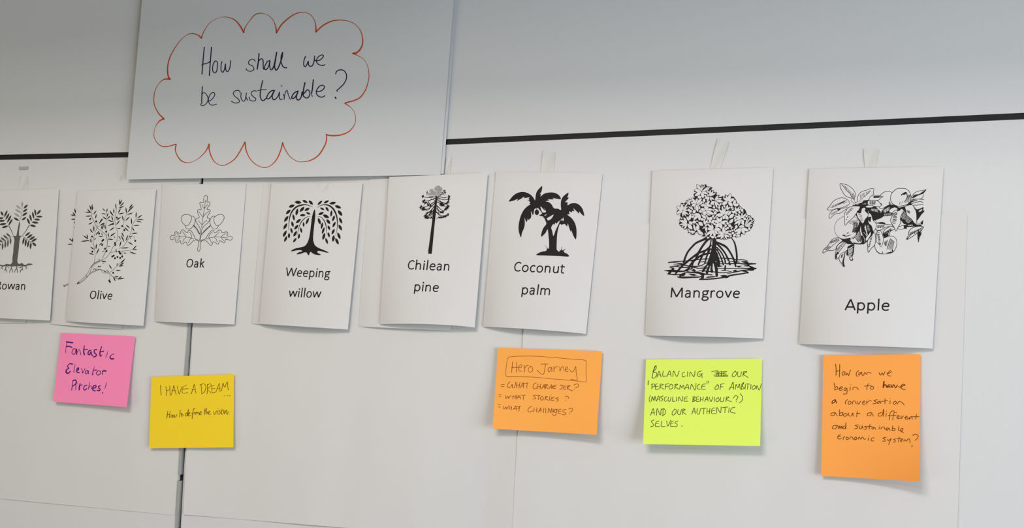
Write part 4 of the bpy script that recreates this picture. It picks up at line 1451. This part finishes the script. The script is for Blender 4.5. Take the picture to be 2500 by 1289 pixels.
name(s, o, ('Coconut', (1251.8, 662.5), (1378, 667.5), (4.9, -37)), ('palm', (1270.8, 718.3), (1345, 720.9), (4.9, -37)))
s, o = card('white mangrove card with arching roots in rippled water', ((1593, 417), (1888, 409), (1862, 826.5), (1575, 819)), curl(.0028, .009, .018), 1)
i = Ink(INK, PAPER); i.step, i.maxe = 3e-6, 4.2; i.draw(D['mangrove_roots'], wm=1.12); i.draw(D['mangrove']); fill_gaps(i, D['mangrove']); i.build('printed_tree', s, o)
name(s, o, ('Mangrove', (1633.8, 726.3), (1807.5, 727.6), (2.5, -39)))
s, o = card('white apple card with an engraved fruiting branch, rightmost of the cards', ((1976, 412), (2304, 407), (2277, 851), (1951, 840)), curl(.0028, .010, .020), 1)
i = Ink(INK, PAPER); i.step, i.maxe = 3e-6, 4.2; i.draw(D['apple'], wm=1.12); i.draw(D['apple_right'], wm=1.12); i.draw(D['apple_low'], wm=1.12)
# the big apple is drawn in the first block and the low leaves may not cover it
i.build('printed_tree', s, o)
name(s, o, ('Apple', (2061.8, 757), (2173, 758.5), (2.4, -42)))
# ---- sticky notes ------------------------------------------------------------------------
def note(label, corners, h, rgb, pen, d, bow=0, wm=.92):
    m = mat('note_paper', rgb, .85, .1, .015, 12); s = Sheet(*corners, h, bow)
    o = s.build('sticky_note', m, 30, 30); tag(o, label, 'sticky note', 'sticky notes under the cards')
    i = Ink({'k': mat('pen_ink', pen, .7, .1)}, m); i.draw(d, wm=wm); i.build('handwriting', s, o)
def nh(b, lift, tip=0, tipl=0, p=2.2):
    return lambda u, v: b+lift*v**p+tip*u**2*v**2+tipl*(1-u)**2*v**2
note('pink square sticky note with purple writing, under the olive card', ((149.2, 813), (330, 821.5), (309, 994), (130, 980.6)), nh(.0045, .006, .006), (1, .275, .50), (.085, .012, .16), D['pitches'])
note('yellow sticky note with two lines of brown writing across the seam', ((369.6, 920.2), (571.3, 913.5), (569.5, 1092), (364, 1094.3)), nh(.005, .003, .001), (.95, .68, .03), (.16, .08, .012), D['dream'], wm=.85)
note('landscape orange sticky note with a boxed heading, under the coconut palm card', ((1216, 849), (1470.7, 857.5), (1456.4, 1061.3), (1202.5, 1046.7)), nh(.006, .006, .010, .004), (1, .43, .09), (.26, .065, .008), D['hero'], wm=.85)
note('lime green sticky note with five lines of capitals, under the mangrove card', ((1577.3, 877.7), (1860.9, 875.8), (1855.8, 1088.8), (1570, 1084.3)), nh(.005, .016), (.75, .93, .14), (.060, .085, .018), D['balancing'])
note('tall orange sticky note with six lines of dark writing, under the apple card', ((2010, 867.5), (2247.8, 864.5), (2245, 1175.4), (2005, 1162)), nh(.005, .003, .022), (1, .39, .083), (.13, .032, .006), D['conversation'])
# ---- masking tape ------------------------------------------------------------------------
def tape(label, P, h=.0006, m=TAPE):
    s = Sheet(*P, lambda u, v: h+.0004*math.sin(6*u+4*v)); o = s.build('masking_tape', m, 6, 6, .00012)
    tag(o, label, 'tape', 'strips of tape holding the sheets')
tape('short cream tape strip on the wall above the coconut palm card', ((1325, 368), (1357, 370), (1351, 424), (1320, 423)), .0006)
tape('longest cream tape strip, sloping above the mangrove card', ((1752, 338), (1782, 345), (1757, 414), (1733, 414)), .0006)
tape('cream tape strip on the wall above the apple card', ((2108, 362), (2147, 364), (2136, 412), (2112, 412)), .0006)
tape('crumpled cream tape end right beside the poster corner', ((1090, 384), (1104, 384), (1098, 428), (1086, 428)), .0006)
tape('faint cream tape strip above the weeping willow card', ((777, 447.5), (803, 447), (797, 470), (772, 468)), .0061)
tape('small curled tape end above the olive card', ((286, 424), (294, 428), (297, 442), (290, 438)), .0006)
tape('faint cream tape strip above the rowan card', ((50, 430), (68, 430), (66, 464), (48, 464)), .0006)
tape('small grey mark of old tape high above the rowan card', ((47, 407), (69, 406), (68, 414), (46, 415)), .0008, mat('dusty_tape', (.42, .43, .42), .8, .1))
for o in sc.objects:
    if '_c' in o.keys(): del o['_c']
